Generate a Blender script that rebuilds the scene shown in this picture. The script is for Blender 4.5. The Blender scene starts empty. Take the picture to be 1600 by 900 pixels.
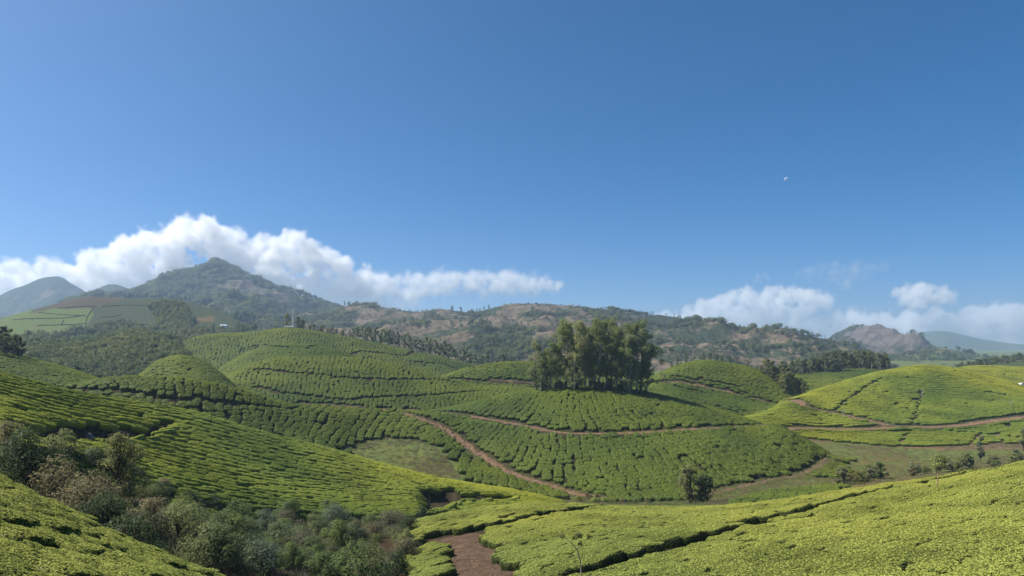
import bpy, math, random
import numpy as np

rng = np.random.default_rng(7)
random.seed(7)
S = bpy.context.scene
COL = S.collection

# ------------------------------------------------------------------ camera, sky, sun, exposure
F, U0, VH = 1000.0, 800.0, 540.0            # focal length in px of a 1600 px wide frame, image centre, eye level row
cam_data = bpy.data.cameras.new('camera')
cam_data.sensor_width = 36.0
cam_data.lens = 22.5
cam_data.shift_y = 90.0 / 1600.0
cam_data.clip_start = 0.5
cam_data.clip_end = 60000.0
cam = bpy.data.objects.new('camera', cam_data)
cam.rotation_euler = (math.radians(90), 0, 0)
COL.objects.link(cam)
S.camera = cam

SUN_EL, SUN_AZ = math.radians(53), math.radians(-84)     # azimuth from the view direction (+Y), negative = left
sun_dir = np.array([math.sin(SUN_AZ) * math.cos(SUN_EL), math.cos(SUN_AZ) * math.cos(SUN_EL), math.sin(SUN_EL)])
W = bpy.data.worlds.new('World')
S.world = W
W.use_nodes = True
wn = W.node_tree
bg = wn.nodes['Background']
sky = wn.nodes.new('ShaderNodeTexSky')
sky.sky_type = 'NISHITA'
sky.sun_disc = False
sky.sun_elevation = SUN_EL
sky.sun_rotation = SUN_AZ
sky.altitude = 1700
sky.air_density = 0.62
sky.dust_density = 7.0
sky.ozone_density = 7.0
hs = wn.nodes.new('ShaderNodeHueSaturation')
hs.inputs['Saturation'].default_value = 1.3
hs.inputs['Hue'].default_value = 0.49
wn.links.new(sky.outputs[0], hs.inputs['Color'])
wn.links.new(hs.outputs[0], bg.inputs[0])
bg.inputs[1].default_value = 0.112
sun_data = bpy.data.lights.new('sun', 'SUN')
sun_data.energy = 5.0
sun_data.angle = math.radians(0.53)
sun_data.color = (1.0, 0.95, 0.86)
sun = bpy.data.objects.new('sun', sun_data)
from mathutils import Vector
sun.rotation_euler = Vector(sun_dir).to_track_quat('Z', 'Y').to_euler()
sun.location = (-50, 0, 80)
COL.objects.link(sun)
vs = S.view_settings
vs.view_transform = 'Standard'
vs.look = 'None'
vs.gamma = 1.0
vs.use_curve_mapping = False
vs.exposure = 0.48
S.cycles.use_denoising = True
S.cycles.max_bounces = 16
S.cycles.diffuse_bounces = 4
S.cycles.glossy_bounces = 1
S.cycles.transmission_bounces = 2
S.cycles.transparent_max_bounces = 16
S.cycles.volume_bounces = 14
S.cycles.caustics_reflective = False
S.cycles.caustics_refractive = False

# ------------------------------------------------------------------ numeric helpers
def hash2(ix, iy, seed):
    h = (ix.astype(np.int64) * 374761393 + iy.astype(np.int64) * 668265263 + seed * 974634777) & 0xffffffff
    h = ((h ^ (h >> 13)) * 1274126177) & 0xffffffff
    return ((h ^ (h >> 16)) & 0xffffff) / float(0xffffff)

def vnoise(x, y, seed=0):
    x = np.asarray(x, float); y = np.asarray(y, float)
    ix, iy = np.floor(x), np.floor(y)
    fx, fy = x - ix, y - iy
    fx = fx * fx * (3 - 2 * fx); fy = fy * fy * (3 - 2 * fy)
    a, b = hash2(ix, iy, seed), hash2(ix + 1, iy, seed)
    c, d = hash2(ix, iy + 1, seed), hash2(ix + 1, iy + 1, seed)
    return (a + (b - a) * fx) * (1 - fy) + (c + (d - c) * fx) * fy

def fbm(x, y, seed=0, octv=4, gain=0.5):
    t, a, n = 0.0, 1.0, 0.0
    for o in range(octv):
        t = t + a * (vnoise(np.asarray(x) * 2**o, np.asarray(y) * 2**o, seed + 17 * o) - 0.5)
        n += a
        a *= gain
    return t / n * 2

def ridged(x, y, seed=0, octv=5):
    t, a, n = 0.0, 1.0, 0.0
    for o in range(octv):
        t = t + a * (1 - 2 * np.abs(vnoise(np.asarray(x) * 2**o, np.asarray(y) * 2**o, seed + 31 * o) - 0.5))
        n += a
        a *= 0.5
    return t / n

def pchip(xk, yk, x):
    xk = np.asarray(xk, float); yk = np.asarray(yk, float); x = np.asarray(x, float)
    h = np.diff(xk); d = np.diff(yk) / h
    m = np.zeros_like(yk)
    if len(xk) > 2:
        same = d[:-1] * d[1:] > 0
        w1, w2 = 2 * h[1:] + h[:-1], h[1:] + 2 * h[:-1]
        with np.errstate(divide='ignore', invalid='ignore'):
            m[1:-1] = np.where(same, (w1 + w2) / (w1 / d[:-1] + w2 / d[1:]), 0)
    m[0], m[-1] = d[0], d[-1]
    i = np.clip(np.searchsorted(xk, x) - 1, 0, len(xk) - 2)
    xc = np.clip(x, xk[0], xk[-1])
    t = (xc - xk[i]) / h[i]
    return ((2*t**3 - 3*t**2 + 1) * yk[i] + (t**3 - 2*t**2 + t) * h[i] * m[i]
            + (-2*t**3 + 3*t**2) * yk[i+1] + (t**3 - t**2) * h[i] * m[i+1])

class Guide:
    """a guide line over the land: where it runs (bearing u, distance Y) and how high (sight row v)"""
    def __init__(s, pts, lat=0.35):
        a = np.array(sorted(pts), float)
        s.u, s.v, s.Y, s.lat = a[:, 0], a[:, 1], a[:, 2], lat
    def at(s, u):
        v = pchip(s.u, s.v, u) + s.lat * (np.maximum(s.u[0] - u, 0) + np.maximum(u - s.u[-1], 0))
        Y = pchip(s.u, s.Y, u)
        return Y, (VH - v) * Y / F

def loft(guides, u, Yrow, fs=0.5, bs=0.45):
    """height of one hill over the grid u x Y"""
    K = len(guides)
    Yk, Zk = [], []
    for g in guides:
        y, z = g.at(u)
        if Yk:
            y = np.maximum(y, Yk[-1] + 0.5)
        Yk.append(y); Zk.append(z)
    Yk, Zk = np.array(Yk), np.array(Zk)
    d = np.diff(Zk, axis=0) / np.diff(Yk, axis=0)
    m = np.zeros_like(Zk)
    m[0] = d[0]
    for k in range(1, K - 1):
        same = d[k-1] * d[k] > 0
        m[k] = np.where(same, 2 * d[k-1] * d[k] / np.where(np.abs(d[k-1] + d[k]) < 1e-9, 1, d[k-1] + d[k]), 0)
    m[-1] = np.clip(Zk[-1] / Yk[-1], np.minimum(d[-1], 0) * 0 - 1, 3 * np.abs(d[-1]))
    Y = Yrow[None, :]
    Z = np.full((len(u), len(Yrow)), -1e4)
    front = Y < Yk[0][:, None]
    Z = np.where(front, Zk[0][:, None] - fs * (Yk[0][:, None] - Y), Z)
    for k in range(K - 1):
        y0, y1 = Yk[k][:, None], Yk[k+1][:, None]
        h = y1 - y0
        t = (Y - y0) / h
        inside = (t >= 0) & (t <= 1)
        t = np.clip(t, 0, 1)
        z = ((2*t**3 - 3*t**2 + 1) * Zk[k][:, None] + (t**3 - 2*t**2 + t) * h * m[k][:, None]
             + (-2*t**3 + 3*t**2) * Zk[k+1][:, None] + (t**3 - t**2) * h * m[k+1][:, None])
        Z = np.where(inside, z, Z)
    yK = Yk[-1][:, None]
    e = np.maximum(Y - yK, 0)
    zb = Zk[-1][:, None] + m[-1][:, None] * e - bs * e * e / (e + 0.10 * yK)
    return np.where(Y > yK, zb, Z)

# ------------------------------------------------------------------ scene helpers
def new_mesh(name, verts, faces, smooth=True):
    me = bpy.data.meshes.new(name)
    verts = np.asarray(verts, np.float32); 
    faces = np.asarray(faces, np.int32)
    me.vertices.add(len(verts))
    me.vertices.foreach_set('co', verts.ravel())
    nf, k = faces.shape
    me.loops.add(nf * k)
    me.loops.foreach_set('vertex_index', faces.ravel())
    me.polygons.add(nf)
    me.polygons.foreach_set('loop_start', np.arange(0, nf * k, k, dtype=np.int32))
    me.polygons.foreach_set('loop_total', np.full(nf, k, np.int32))
    me.polygons.foreach_set('use_smooth', np.full(nf, smooth, bool))
    me.update(calc_edges=True)
    return me

def mesh_mixed(name, parts, smooth=True):
    """parts: list of (verts, faces[n,k], material_index); triangles and quads may be mixed"""
    V, lv, ls, lt, mi = [], [], [], [], []
    off = pos = 0
    for v, f, m in parts:
        f = np.asarray(f, np.int32)
        V.append(np.asarray(v, np.float32)); lv.append((f + off).ravel())
        k = f.shape[1]
        ls.append(pos + np.arange(0, f.shape[0] * k, k)); lt.append(np.full(f.shape[0], k)); mi.append(np.full(f.shape[0], m))
        off += len(v); pos += f.size
    V = np.concatenate(V); lv = np.concatenate(lv); ls = np.concatenate(ls); lt = np.concatenate(lt); mi = np.concatenate(mi)
    me = bpy.data.meshes.new(name)
    me.vertices.add(len(V)); me.vertices.foreach_set('co', V.ravel())
    me.loops.add(len(lv)); me.loops.foreach_set('vertex_index', lv.astype(np.int32))
    me.polygons.add(len(ls))
    me.polygons.foreach_set('loop_start', ls.astype(np.int32)); me.polygons.foreach_set('loop_total', lt.astype(np.int32))
    me.polygons.foreach_set('material_index', mi.astype(np.int32)); me.polygons.foreach_set('use_smooth', np.full(len(ls), smooth, bool))
    me.update(calc_edges=True)
    return me

def add_attr(me, name, data, domain='POINT'):
    data = np.asarray(data, np.float32)
    if data.ndim == 1:
        a = me.attributes.new(name, 'FLOAT', domain); a.data.foreach_set('value', data)
    elif data.shape[1] == 3:
        a = me.attributes.new(name, 'FLOAT_VECTOR', domain); a.data.foreach_set('vector', data.ravel())
    else:
        a = me.attributes.new(name, 'FLOAT_COLOR', domain); a.data.foreach_set('color', data.ravel())

def link(name, me, mats=(), parent=None, loc=None):
    o = bpy.data.objects.new(name, me)
    COL.objects.link(o)
    for m in mats:
        if me is not None and m.name not in me.materials:
            me.materials.append(m)
    if parent is not None:
        o.parent = parent
    if loc is not None:
        o.location = loc
    return o

def tag(o, label=None, cat=None, group=None, kind=None):
    if label: o['label'] = label
    if cat: o['category'] = cat
    if group: o['group'] = group
    if kind: o['kind'] = kind
    return o

def empty(name, loc=(0, 0, 0), rz=0.0, scale=1.0):
    o = bpy.data.objects.new(name, None)
    o.empty_display_size = 0.3
    o.location = loc
    o.rotation_euler = (0, 0, rz)
    o.scale = (scale,) * 3 if np.isscalar(scale) else scale
    COL.objects.link(o)
    return o

# ------------------------------------------------------------------ materials
class NT:
    def __init__(s, name):
        s.m = bpy.data.materials.new(name); s.m.use_nodes = True
        s.t = s.m.node_tree; s.t.nodes.clear()
        s.out = s.t.nodes.new('ShaderNodeOutputMaterial')
    def n(s, typ, ins=None, **kw):
        nd = s.t.nodes.new(typ)
        for k, v in kw.items(): setattr(nd, k, v)
        for k, v in (ins or {}).items():
            if isinstance(v, bpy.types.NodeSocket): s.t.links.new(v, nd.inputs[k])
            else: nd.inputs[k].default_value = v
        return nd
    def noise(s, scale, detail=4, rough=0.6, vec=None, dist=0.0):
        nd = s.n('ShaderNodeTexNoise', {'Scale': scale, 'Detail': detail, 'Roughness': rough, 'Distortion': dist})
        if vec is not None: s.t.links.new(vec, nd.inputs['Vector'])
        return nd.outputs['Fac']
    def ramp(s, fac, stops):
        nd = s.n('ShaderNodeValToRGB', {'Fac': fac})
        e = nd.color_ramp.elements
        while len(e) < len(stops): e.new(0.5)
        for el, (p, c) in zip(e, stops):
            el.position = p; el.color = (*c, 1) if len(c) == 3 else c
        return nd.outputs['Color']
    def mix(s, fac, a, b, mode='MIX'):
        nd = s.n('ShaderNodeMix', data_type='RGBA', blend_type=mode)
        for sock, v in ((nd.inputs[0], fac), (nd.inputs[6], a), (nd.inputs[7], b)):
            if isinstance(v, bpy.types.NodeSocket): s.t.links.new(v, sock)
            elif sock.type == 'RGBA': sock.default_value = (*v, 1) if len(v) == 3 else v
            else: sock.default_value = v
        return nd.outputs[2]
    def math(s, op, a, b=0.0, clamp=False):
        nd = s.n('ShaderNodeMath', operation=op, use_clamp=clamp)
        for i, v in enumerate((a, b)):
            if isinstance(v, bpy.types.NodeSocket): s.t.links.new(v, nd.inputs[i])
            else: nd.inputs[i].default_value = v
        return nd.outputs[0]
    def step(s, x, lo, hi):
        nd = s.n('ShaderNodeMapRange', {'Value': x, 'From Min': lo, 'From Max': hi}, interpolation_type='SMOOTHSTEP')
        return nd.outputs[0]
    def attr(s, name):
        return s.n('ShaderNodeAttribute', attribute_name=name)
    def pos(s):
        return s.n('ShaderNodeNewGeometry').outputs['Position']
    def bsdf(s, color, rough=0.7, spec=0.3, bump=None, bump_d=0.1, bump_s=0.6, transl=0.0, tcol=None, normal=None, tnormal=None):
        p = s.n('ShaderNodeBsdfPrincipled', {'Roughness': rough, 'Specular IOR Level': spec})
        if isinstance(color, bpy.types.NodeSocket): s.t.links.new(color, p.inputs['Base Color'])
        else: p.inputs['Base Color'].default_value = (*color, 1)
        if bump is not None:
            b = s.n('ShaderNodeBump', {'Height': bump, 'Distance': bump_d, 'Strength': bump_s})
            s.t.links.new(b.outputs[0], p.inputs['Normal'])
        if normal is not None: s.t.links.new(normal, p.inputs['Normal'])
        o = p.outputs[0]
        if transl:
            tr = s.n('ShaderNodeBsdfTranslucent')
            c = tcol if tcol is not None else color
            if isinstance(c, bpy.types.NodeSocket): s.t.links.new(c, tr.inputs[0])
            else: tr.inputs[0].default_value = (*c, 1)
            if tnormal is not None: s.t.links.new(tnormal, tr.inputs['Normal'])
            mx = s.n('ShaderNodeMixShader', {0: transl, 1: o, 2: tr.outputs[0]})
            o = mx.outputs[0]
        s.t.links.new(o, s.out.inputs['Surface'])
        return s.m

def plain(name, color, rough=0.7, spec=0.3, var=0.15, scale=3.0):
    t = NT(name)
    tc = t.n('ShaderNodeTexCoord').outputs['Object']
    n = t.noise(scale, 5, 0.65, tc)
    c = np.array(color)
    col = t.ramp(n, [(0.25, tuple(c * (1 - var))), (0.75, tuple(np.minimum(c * (1 + var), 1)))])
    return t.bsdf(col, rough, spec, bump=n, bump_d=0.02)

def leaf_mat(name, c_dark, c_light, c_young=None, transl=0.25, patch=0.08, rough=0.6, soft=0.65):
    """leaf colour: varies leaf by leaf, plant by plant and in broad patches; the attribute 'young' marks fresh shoots"""
    t = NT(name)
    g = t.n('ShaderNodeNewGeometry')
    oi = t.n('ShaderNodeObjectInfo')
    isl = g.outputs['Random Per Island']
    pn = t.noise(patch, 3, 0.6, g.outputs['Position'])
    f = t.math('ADD', t.math('MULTIPLY', isl, 0.45), t.math('MULTIPLY', oi.outputs['Random'], 0.3))
    f = t.math('ADD', f, t.math('MULTIPLY', t.step(pn, 0.35, 0.65), 0.25), True)
    col = t.mix(f, c_dark, c_light)
    if c_young is not None:
        y = t.attr('young').outputs['Fac']
        y2 = t.math('MULTIPLY', y, t.step(t.math('ADD', t.math('MULTIPLY', pn, 1.2), t.math('MULTIPLY', isl, 0.5)), 0.40, 1.0), True)
        col = t.mix(y2, col, c_young)
    plot = t.noise(0.013, 3, 0.55, g.outputs['Position'])
    col = t.mix(1.0, col, t.ramp(plot, [(0.34, (0.62, 0.74, 0.92)), (0.5, (1.0, 1.0, 1.0)), (0.66, (1.28, 1.16, 0.95))]), 'MULTIPLY')
    # foliage scatters light like the leafy surface it belongs to: lean the shading normal towards that surface
    nv = t.n('ShaderNodeVectorTransform', {0: t.attr('nrm').outputs['Vector']}, vector_type='NORMAL', convert_from='OBJECT', convert_to='WORLD')
    mixn = t.n('ShaderNodeMix', data_type='VECTOR')
    mixn.inputs[0].default_value = soft
    t.t.links.new(g.outputs['Normal'], mixn.inputs[4]); t.t.links.new(nv.outputs[0], mixn.inputs[5])
    nn = t.n('ShaderNodeVectorMath', {0: mixn.outputs[1]}, operation='NORMALIZE')
    neg = t.n('ShaderNodeVectorMath', {0: nv.outputs[0]}, operation='SCALE'); neg.inputs['Scale'].default_value = -1.0
    mixt = t.n('ShaderNodeMix', data_type='VECTOR')
    mixt.inputs[0].default_value = soft
    t.t.links.new(g.outputs['Normal'], mixt.inputs[4]); t.t.links.new(neg.outputs[0], mixt.inputs[5])
    nt = t.n('ShaderNodeVectorMath', {0: mixt.outputs[1]}, operation='NORMALIZE')
    return t.bsdf(col, rough, 0.15, transl=transl, normal=nn.outputs[0], tnormal=nt.outputs[0])
# ------------------------------------------------------------------ the land: hills lofted over guide lines (bearing, sight row, distance)
G_ = Guide
LAYERS = {}
def layer(name, curves, fs=0.5, bs=0.45, lat=0.35):
    LAYERS[name] = ([Guide(c, lat) for c in curves], fs, bs)

layer('valley', [
    [(-300, 800, 100), (500, 800, 105), (700, 790, 115), (900, 788, 130), (1100, 790, 125), (1300, 780, 130), (1500, 750, 150), (1900, 735, 160)],
    [(-300, 745, 160), (500, 745, 160), (600, 745, 160), (690, 745, 160), (800, 775, 145), (950, 782, 150), (1100, 775, 155), (1250, 752, 170), (1400, 735, 190), (1600, 715, 210), (1900, 705, 215)],
    [(-300, 695, 185), (500, 695, 185), (600, 692, 187), (700, 697, 187), (760, 722, 182), (850, 720, 200), (1000, 710, 210), (1200, 700, 225), (1250, 694, 230), (1350, 694, 232), (1430, 701, 232), (1560, 697, 238), (1900, 690, 240)],
    [(-300, 660, 250), (700, 655, 250), (1000, 650, 280), (1300, 652, 285), (1900, 650, 285)],
    [(-300, 590, 600), (1900, 590, 600)],
    [(-300, 560, 1500), (1900, 560, 1500)],
    [(-300, 544, 9000), (1900, 544, 9000)]], fs=-0.02, bs=0.0, lat=0.0)
layer('gully', [
    [(-300, 640, 40), (0, 722, 42), (150, 792, 42), (300, 852, 42), (450, 892, 46), (620, 902, 52)],
    [(-300, 640, 46), (0, 698, 52), (150, 748, 58), (300, 803, 65), (450, 818, 78), (600, 815, 92), (700, 803, 105)]],
    fs=0.02, bs=0.3, lat=0.3)
layer('near_left', [
    [(-400, 900, 7), (-300, 900, 9), (0, 1000, 10.5), (340, 1150, 10), (700, 1400, 9)],
    [(-400, 560, 30), (-300, 600, 30), (0, 749, 26), (120, 809, 25), (250, 869, 24), (340, 903, 23), (500, 985, 22), (700, 1100, 20)]],
    fs=0.02, bs=0.35)
layer('near_right', [
    [(500, 1900, 9), (1000, 1400, 9), (1600, 1150, 9), (1900, 1050, 9)],
    [(560, 905, 52), (640, 900, 50), (720, 900, 46), (900, 900, 38), (1000, 900, 33), (1200, 900, 28), (1400, 900, 24), (1600, 900, 21), (1900, 860, 19)],
    [(560, 862, 63), (640, 852, 62), (800, 850, 55), (1000, 850, 47), (1200, 840, 42), (1400, 820, 40), (1600, 800, 38), (1900, 750, 35)],
    [(560, 840, 66), (600, 832, 70), (640, 817, 80), (700, 803, 85), (760, 793, 88), (850, 788, 90), (930, 790, 92), (1000, 793, 92), (1100, 792, 90), (1200, 784, 86), (1300, 769, 80), (1450, 748, 72), (1600, 722, 66), (1900, 660, 60)]],
    fs=0.05, bs=0.4, lat=0.5)
layer('left_hill', [
    [(-300, 600, 50), (0, 691, 52), (100, 703, 56), (240, 762, 62), (400, 793, 74), (560, 804, 88), (660, 804, 98), (760, 793, 112), (850, 787, 122)],
    [(-300, 560, 65), (0, 640, 70), (150, 680, 80), (300, 722, 90), (450, 752, 100), (600, 768, 110), (750, 778, 118), (850, 783, 126)],
    [(-300, 500, 85), (0, 583, 95), (60, 598, 100), (120, 612, 106), (200, 625, 115), (300, 642, 124), (400, 672, 128), (500, 697, 132), (600, 725, 134), (700, 748, 134), (800, 765, 132), (860, 778, 130), (920, 800, 130)]])
layer('bowl_slope', [
    [(-200, 660, 130), (0, 660, 140), (200, 680, 150), (400, 700, 160), (500, 702, 168), (570, 690, 185), (640, 684, 192), (700, 692, 190), (745, 714, 182), (790, 741, 170), (840, 762, 160)],
    [(40, 615, 163), (110, 603, 168), (160, 592, 170), (210, 588, 172), (270, 590, 176), (340, 600, 184), (400, 615, 192), (450, 630, 198), (520, 638, 206), (620, 641, 214), (690, 650, 212), (740, 690, 195), (790, 730, 178), (850, 765, 162)]])
layer('clump_hill', [
    [(630, 655, 212), (690, 673, 200), (740, 709, 184), (790, 739, 170), (850, 759, 160), (900, 773, 155), (980, 780, 152), (1080, 776, 155), (1150, 761, 162), (1230, 746, 172), (1290, 721, 190), (1330, 716, 200)],
    [(620, 640, 222), (690, 644, 218), (760, 656, 208), (830, 669, 198), (900, 680, 190), (1000, 678, 192), (1100, 671, 198), (1200, 668, 208), (1260, 690, 205), (1300, 716, 202)],
    [(630, 648, 235), (690, 639, 235), (730, 630, 237), (770, 618, 239), (830, 608, 240), (880, 604, 240), (950, 604, 240), (1000, 610, 240), (1060, 623, 240), (1120, 640, 240), (1170, 655, 238), (1220, 672, 232), (1280, 703, 222)]])
layer('middle_hill', [
    [(250, 650, 215), (350, 632, 225), (450, 641, 228), (550, 641, 235), (680, 639, 245), (800, 629, 262), (880, 618, 275)],
    [(300, 612, 250), (350, 607, 255), (450, 595, 262), (550, 598, 268), (680, 610, 275), (800, 613, 285), (880, 613, 290)],
    [(320, 604, 278), (350, 590, 285), (380, 575, 295), (430, 560, 305), (500, 556, 310), (560, 560, 312), (620, 571, 312), (690, 589, 312), (740, 600, 312), (830, 606, 312), (900, 613, 312)]])
layer('saddle_hill', [
    [(640, 606, 325), (760, 606, 320), (860, 603, 320), (960, 603, 318), (1060, 612, 300), (1140, 640, 290)],
    [(640, 610, 350), (690, 588, 352), (740, 572, 356), (800, 566, 358), (850, 565, 360), (900, 568, 360), (960, 575, 360), (1010, 584, 355), (1060, 601, 350), (1120, 630, 345)]])
layer('knoll', [
    [(330, 595, 312), (420, 572, 320), (540, 572, 325), (600, 585, 325)],
    [(325, 592, 365), (360, 565, 370), (400, 546, 376), (440, 537, 380), (480, 537, 380), (520, 545, 380), (555, 558, 378), (600, 577, 376)]])
layer('mast_hill', [
    [(240, 600, 370), (280, 587, 380), (340, 572, 390), (450, 552, 400), (560, 577, 400), (700, 592, 400), (820, 596, 410)],
    [(230, 590, 430), (262, 562, 445), (290, 533, 460), (330, 522, 475), (400, 518, 485), (450, 512, 490), (480, 515, 490), (520, 522, 490), (580, 533, 485), (640, 547, 480), (700, 560, 475), (760, 575, 470), (830, 592, 460)]])
layer('striped_hill', [
    [(205, 606, 215), (280, 604, 220), (360, 610, 225)],
    [(198, 603, 250), (225, 582, 255), (250, 563, 260), (280, 555, 262), (310, 562, 262), (340, 580, 260), (365, 602, 255)]])
layer('left_knoll', [
    [(-300, 640, 130), (-200, 640, 140), (0, 612, 150), (80, 614, 155), (160, 614, 160), (230, 630, 160)],
    [(-300, 500, 180), (-100, 530, 190), (0, 549, 195), (50, 560, 198), (100, 573, 200), (140, 586, 202), (170, 597, 203), (220, 620, 205)]])
layer('wood_hill', [
    [(-300, 600, 300), (0, 604, 300), (100, 604, 320), (200, 604, 330), (320, 606, 340)],
    [(-300, 545, 430), (30, 548, 440), (100, 548, 450), (160, 541, 455), (210, 534, 460), (260, 540, 460), (290, 555, 455), (310, 572, 450), (350, 606, 440)]])
layer('plantation_hill', [
    [(-300, 560, 520), (0, 548, 560), (150, 548, 600), (300, 548, 600), (430, 562, 560)],
    [(-300, 540, 660), (0, 512, 700), (150, 507, 740), (300, 517, 720), (420, 547, 640)],
    [(-300, 540, 780), (-100, 515, 790), (0, 497, 800), (50, 484, 820), (100, 472, 850), (140, 463, 860), (180, 465, 860), (260, 466, 850), (320, 480, 830), (370, 499, 800), (400, 514, 780), (425, 533, 760), (460, 565, 740)]])
layer('right_hill', [
    [(1130, 695, 220), (1200, 690, 228), (1300, 692, 231), (1420, 701, 228), (1560, 696, 228), (1900, 690, 228)],
    [(1140, 670, 240), (1200, 666, 246), (1300, 672, 248), (1400, 671, 250), (1450, 669, 252), (1540, 661, 256), (1600, 653, 260), (1900, 635, 265)],
    [(1150, 657, 258), (1210, 640, 270), (1240, 627, 282), (1300, 640, 276), (1400, 640, 280), (1500, 632, 285), (1600, 625, 285), (1900, 610, 290)],
    [(1150, 662, 300), (1190, 645, 305), (1240, 622, 312), (1290, 604, 325), (1340, 589, 338), (1400, 576, 348), (1450, 570, 350), (1480, 573, 350), (1530, 584, 348), (1580, 596, 345), (1640, 612, 340)]])
layer('right_back_hill', [
    [(1430, 606, 380), (1540, 606, 385), (1620, 604, 390), (1900, 600, 390)],
    [(1430, 597, 440), (1480, 577, 450), (1530, 571, 460), (1600, 573, 460), (1900, 560, 460)]])
layer('right_wood_ridge', [
    [(1450, 598, 540), (1900, 590, 540)],
    [(1450, 594, 600), (1500, 578, 610), (1550, 570, 620), (1600, 563, 630), (1900, 545, 640)]])
layer('road_hill', [
    [(1000, 622, 280), (1060, 615, 285), (1130, 634, 275), (1200, 642, 272), (1250, 645, 275)],
    [(1010, 604, 306), (1045, 597, 305), (1080, 601, 303), (1130, 611, 300), (1200, 630, 295), (1250, 642, 290)],
    [(1000, 602, 330), (1035, 581, 335), (1070, 568, 338), (1100, 563, 340), (1140, 567, 340), (1180, 576, 338), (1210, 588, 335), (1240, 606, 332), (1290, 642, 330)]])
layer('wood_rise', [
    [(1160, 624, 350), (1250, 622, 360), (1340, 612, 365), (1450, 615, 370)],
    [(1150, 604, 440), (1220, 587, 450), (1290, 580, 460), (1340, 576, 470), (1385, 578, 470), (1440, 604, 470)]])
LNAMES = list(LAYERS)
LID = {n: i for i, n in enumerate(LNAMES)}

gu = np.arange(-300, 1901, 3.0)
gY = np.concatenate([np.exp(np.linspace(math.log(4.0), math.log(900), 640)), np.exp(np.linspace(math.log(900), math.log(8900), 30))[1:]])
GX = (gu[:, None] - U0) / F * gY[None, :]
GYY = np.broadcast_to(gY[None, :], GX.shape)
LOWER = dict(valley=0.0, gully=0.3, near_left=0.72, near_right=0.7, left_hill=0.8, wood_hill=0.0, plantation_hill=0.0, right_wood_ridge=0.0)
GZ = None
for i, n in enumerate(LNAMES):
    gs, fs, bs = LAYERS[n]
    z = loft(gs, gu, gY, fs, bs) - LOWER.get(n, 0.85)          # the sight rows above are those of the tea tops
    if GZ is None:
        GZ, GL = z, np.zeros(z.shape, int)
        continue
    k = np.minimum(0.006 * gY, 3.0)[None, :]
    top = z > GZ
    GL = np.where(top, i, GL)
    GZ = np.maximum(z, GZ) + np.maximum(k - np.abs(z - GZ), 0) ** 2 / (4 * k)
GZ = GZ + fbm(GX / 30, GYY / 30, 3, 4) * np.clip((gY - 40) / 120, 0, 1)[None, :] * 0.55
GV = VH - F * GZ / gY[None, :]
GH = np.minimum.accumulate(GV, axis=1)                     # sight row of the skyline so far

LOGY = np.log(gY)
def _ij(X, Y):
    X = np.asarray(X, float); Y = np.maximum(np.asarray(Y, float), 4.01)
    u = U0 + F * X / Y
    fi = np.clip((u - gu[0]) / 3.0, 0, len(gu) - 1.001)
    j = np.clip(np.searchsorted(gY, Y) - 1, 0, len(gY) - 2)
    fj = (Y - gY[j]) / (gY[j + 1] - gY[j])
    i = fi.astype(int)
    return i, fi - i, j, np.clip(fj, 0, 1)
def samp(A, X, Y):
    i, a, j, b = _ij(X, Y)
    return (A[i, j] * (1 - a) + A[i + 1, j] * a) * (1 - b) + (A[i, j + 1] * (1 - a) + A[i + 1, j + 1] * a) * b
def height(X, Y):
    return samp(GZ, X, Y)
def layer_at(X, Y):
    i, a, j, b = _ij(X, Y)
    return GL[i + (a > 0.5), j + (b > 0.5)]
def hidden_px(X, Y, dz=0.0):
    """how far (px) a point dz above the ground lies behind the skyline in front of it; <= 0 when in sight"""
    i, a, j, b = _ij(X, Y)
    z = height(X, Y) + dz
    v = VH - F * z / Y
    return v - GH[i, np.maximum(j - 1, 0)]
def slope(X, Y):
    e = np.maximum(0.01 * np.asarray(Y), 0.4)
    return (height(X + e, Y) - height(X - e, Y)) / (2 * e), (height(X, Y + e) - height(X, Y - e)) / (2 * e)
def ground(u, Y, dz=0.0):
    X = (u - U0) / F * Y
    return np.array([X, Y, float(height(X, Y)) + dz])
def spot(u, v, ymin=5.0):
    """first ground point seen at bearing u and sight row v"""
    i = int(np.clip(round((u - gu[0]) / 3.0), 0, len(gu) - 1))
    ok = np.where((GV[i] <= v) & (gY > ymin))[0]
    if len(ok) == 0:
        ok = [int(np.argmin(GV[i]))]
    j = ok[0]
    Y = gY[j]
    if j > 0 and GV[i, j - 1] > v:
        f = (GV[i, j - 1] - v) / (GV[i, j - 1] - GV[i, j] + 1e-9)
        Y = gY[j - 1] + f * (gY[j] - gY[j - 1])
    X = (u - U0) / F * Y
    return np.array([X, Y, float(height(X, Y))])
def dense(pts, step):
    pts = np.asarray(pts, float)
    seg = np.hypot(*np.diff(pts[:, :2], axis=0).T)
    s = np.concatenate([[0], np.cumsum(seg)])
    n = max(3, int(s[-1] / step))
    q = np.linspace(0, s[-1], n)
    return np.stack([pchip(s, pts[:, 0], q), pchip(s, pts[:, 1], q)], 1)
def dist_to(line, X, Y):
    """distance of many points to a densely sampled line, and the index of the nearest sample"""
    D = np.full(np.shape(X), 1e9); I = np.zeros(np.shape(X), int)
    for k, (x, y) in enumerate(line):
        d = (X - x) ** 2 + (Y - y) ** 2
        m = d < D
        D = np.where(m, d, D); I = np.where(m, k, I)
    return np.sqrt(D), I
def inpoly(poly, u, v):
    poly = np.asarray(poly, float)
    inside = np.zeros(np.shape(u), bool)
    x1, y1 = poly[-1]
    for x2, y2 in poly:
        c = ((y1 > v) != (y2 > v)) & (u < (x2 - x1) * (v - y1) / (y2 - y1 + 1e-12) + x1)
        inside ^= c
        x1, y1 = x2, y2
    return inside

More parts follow.
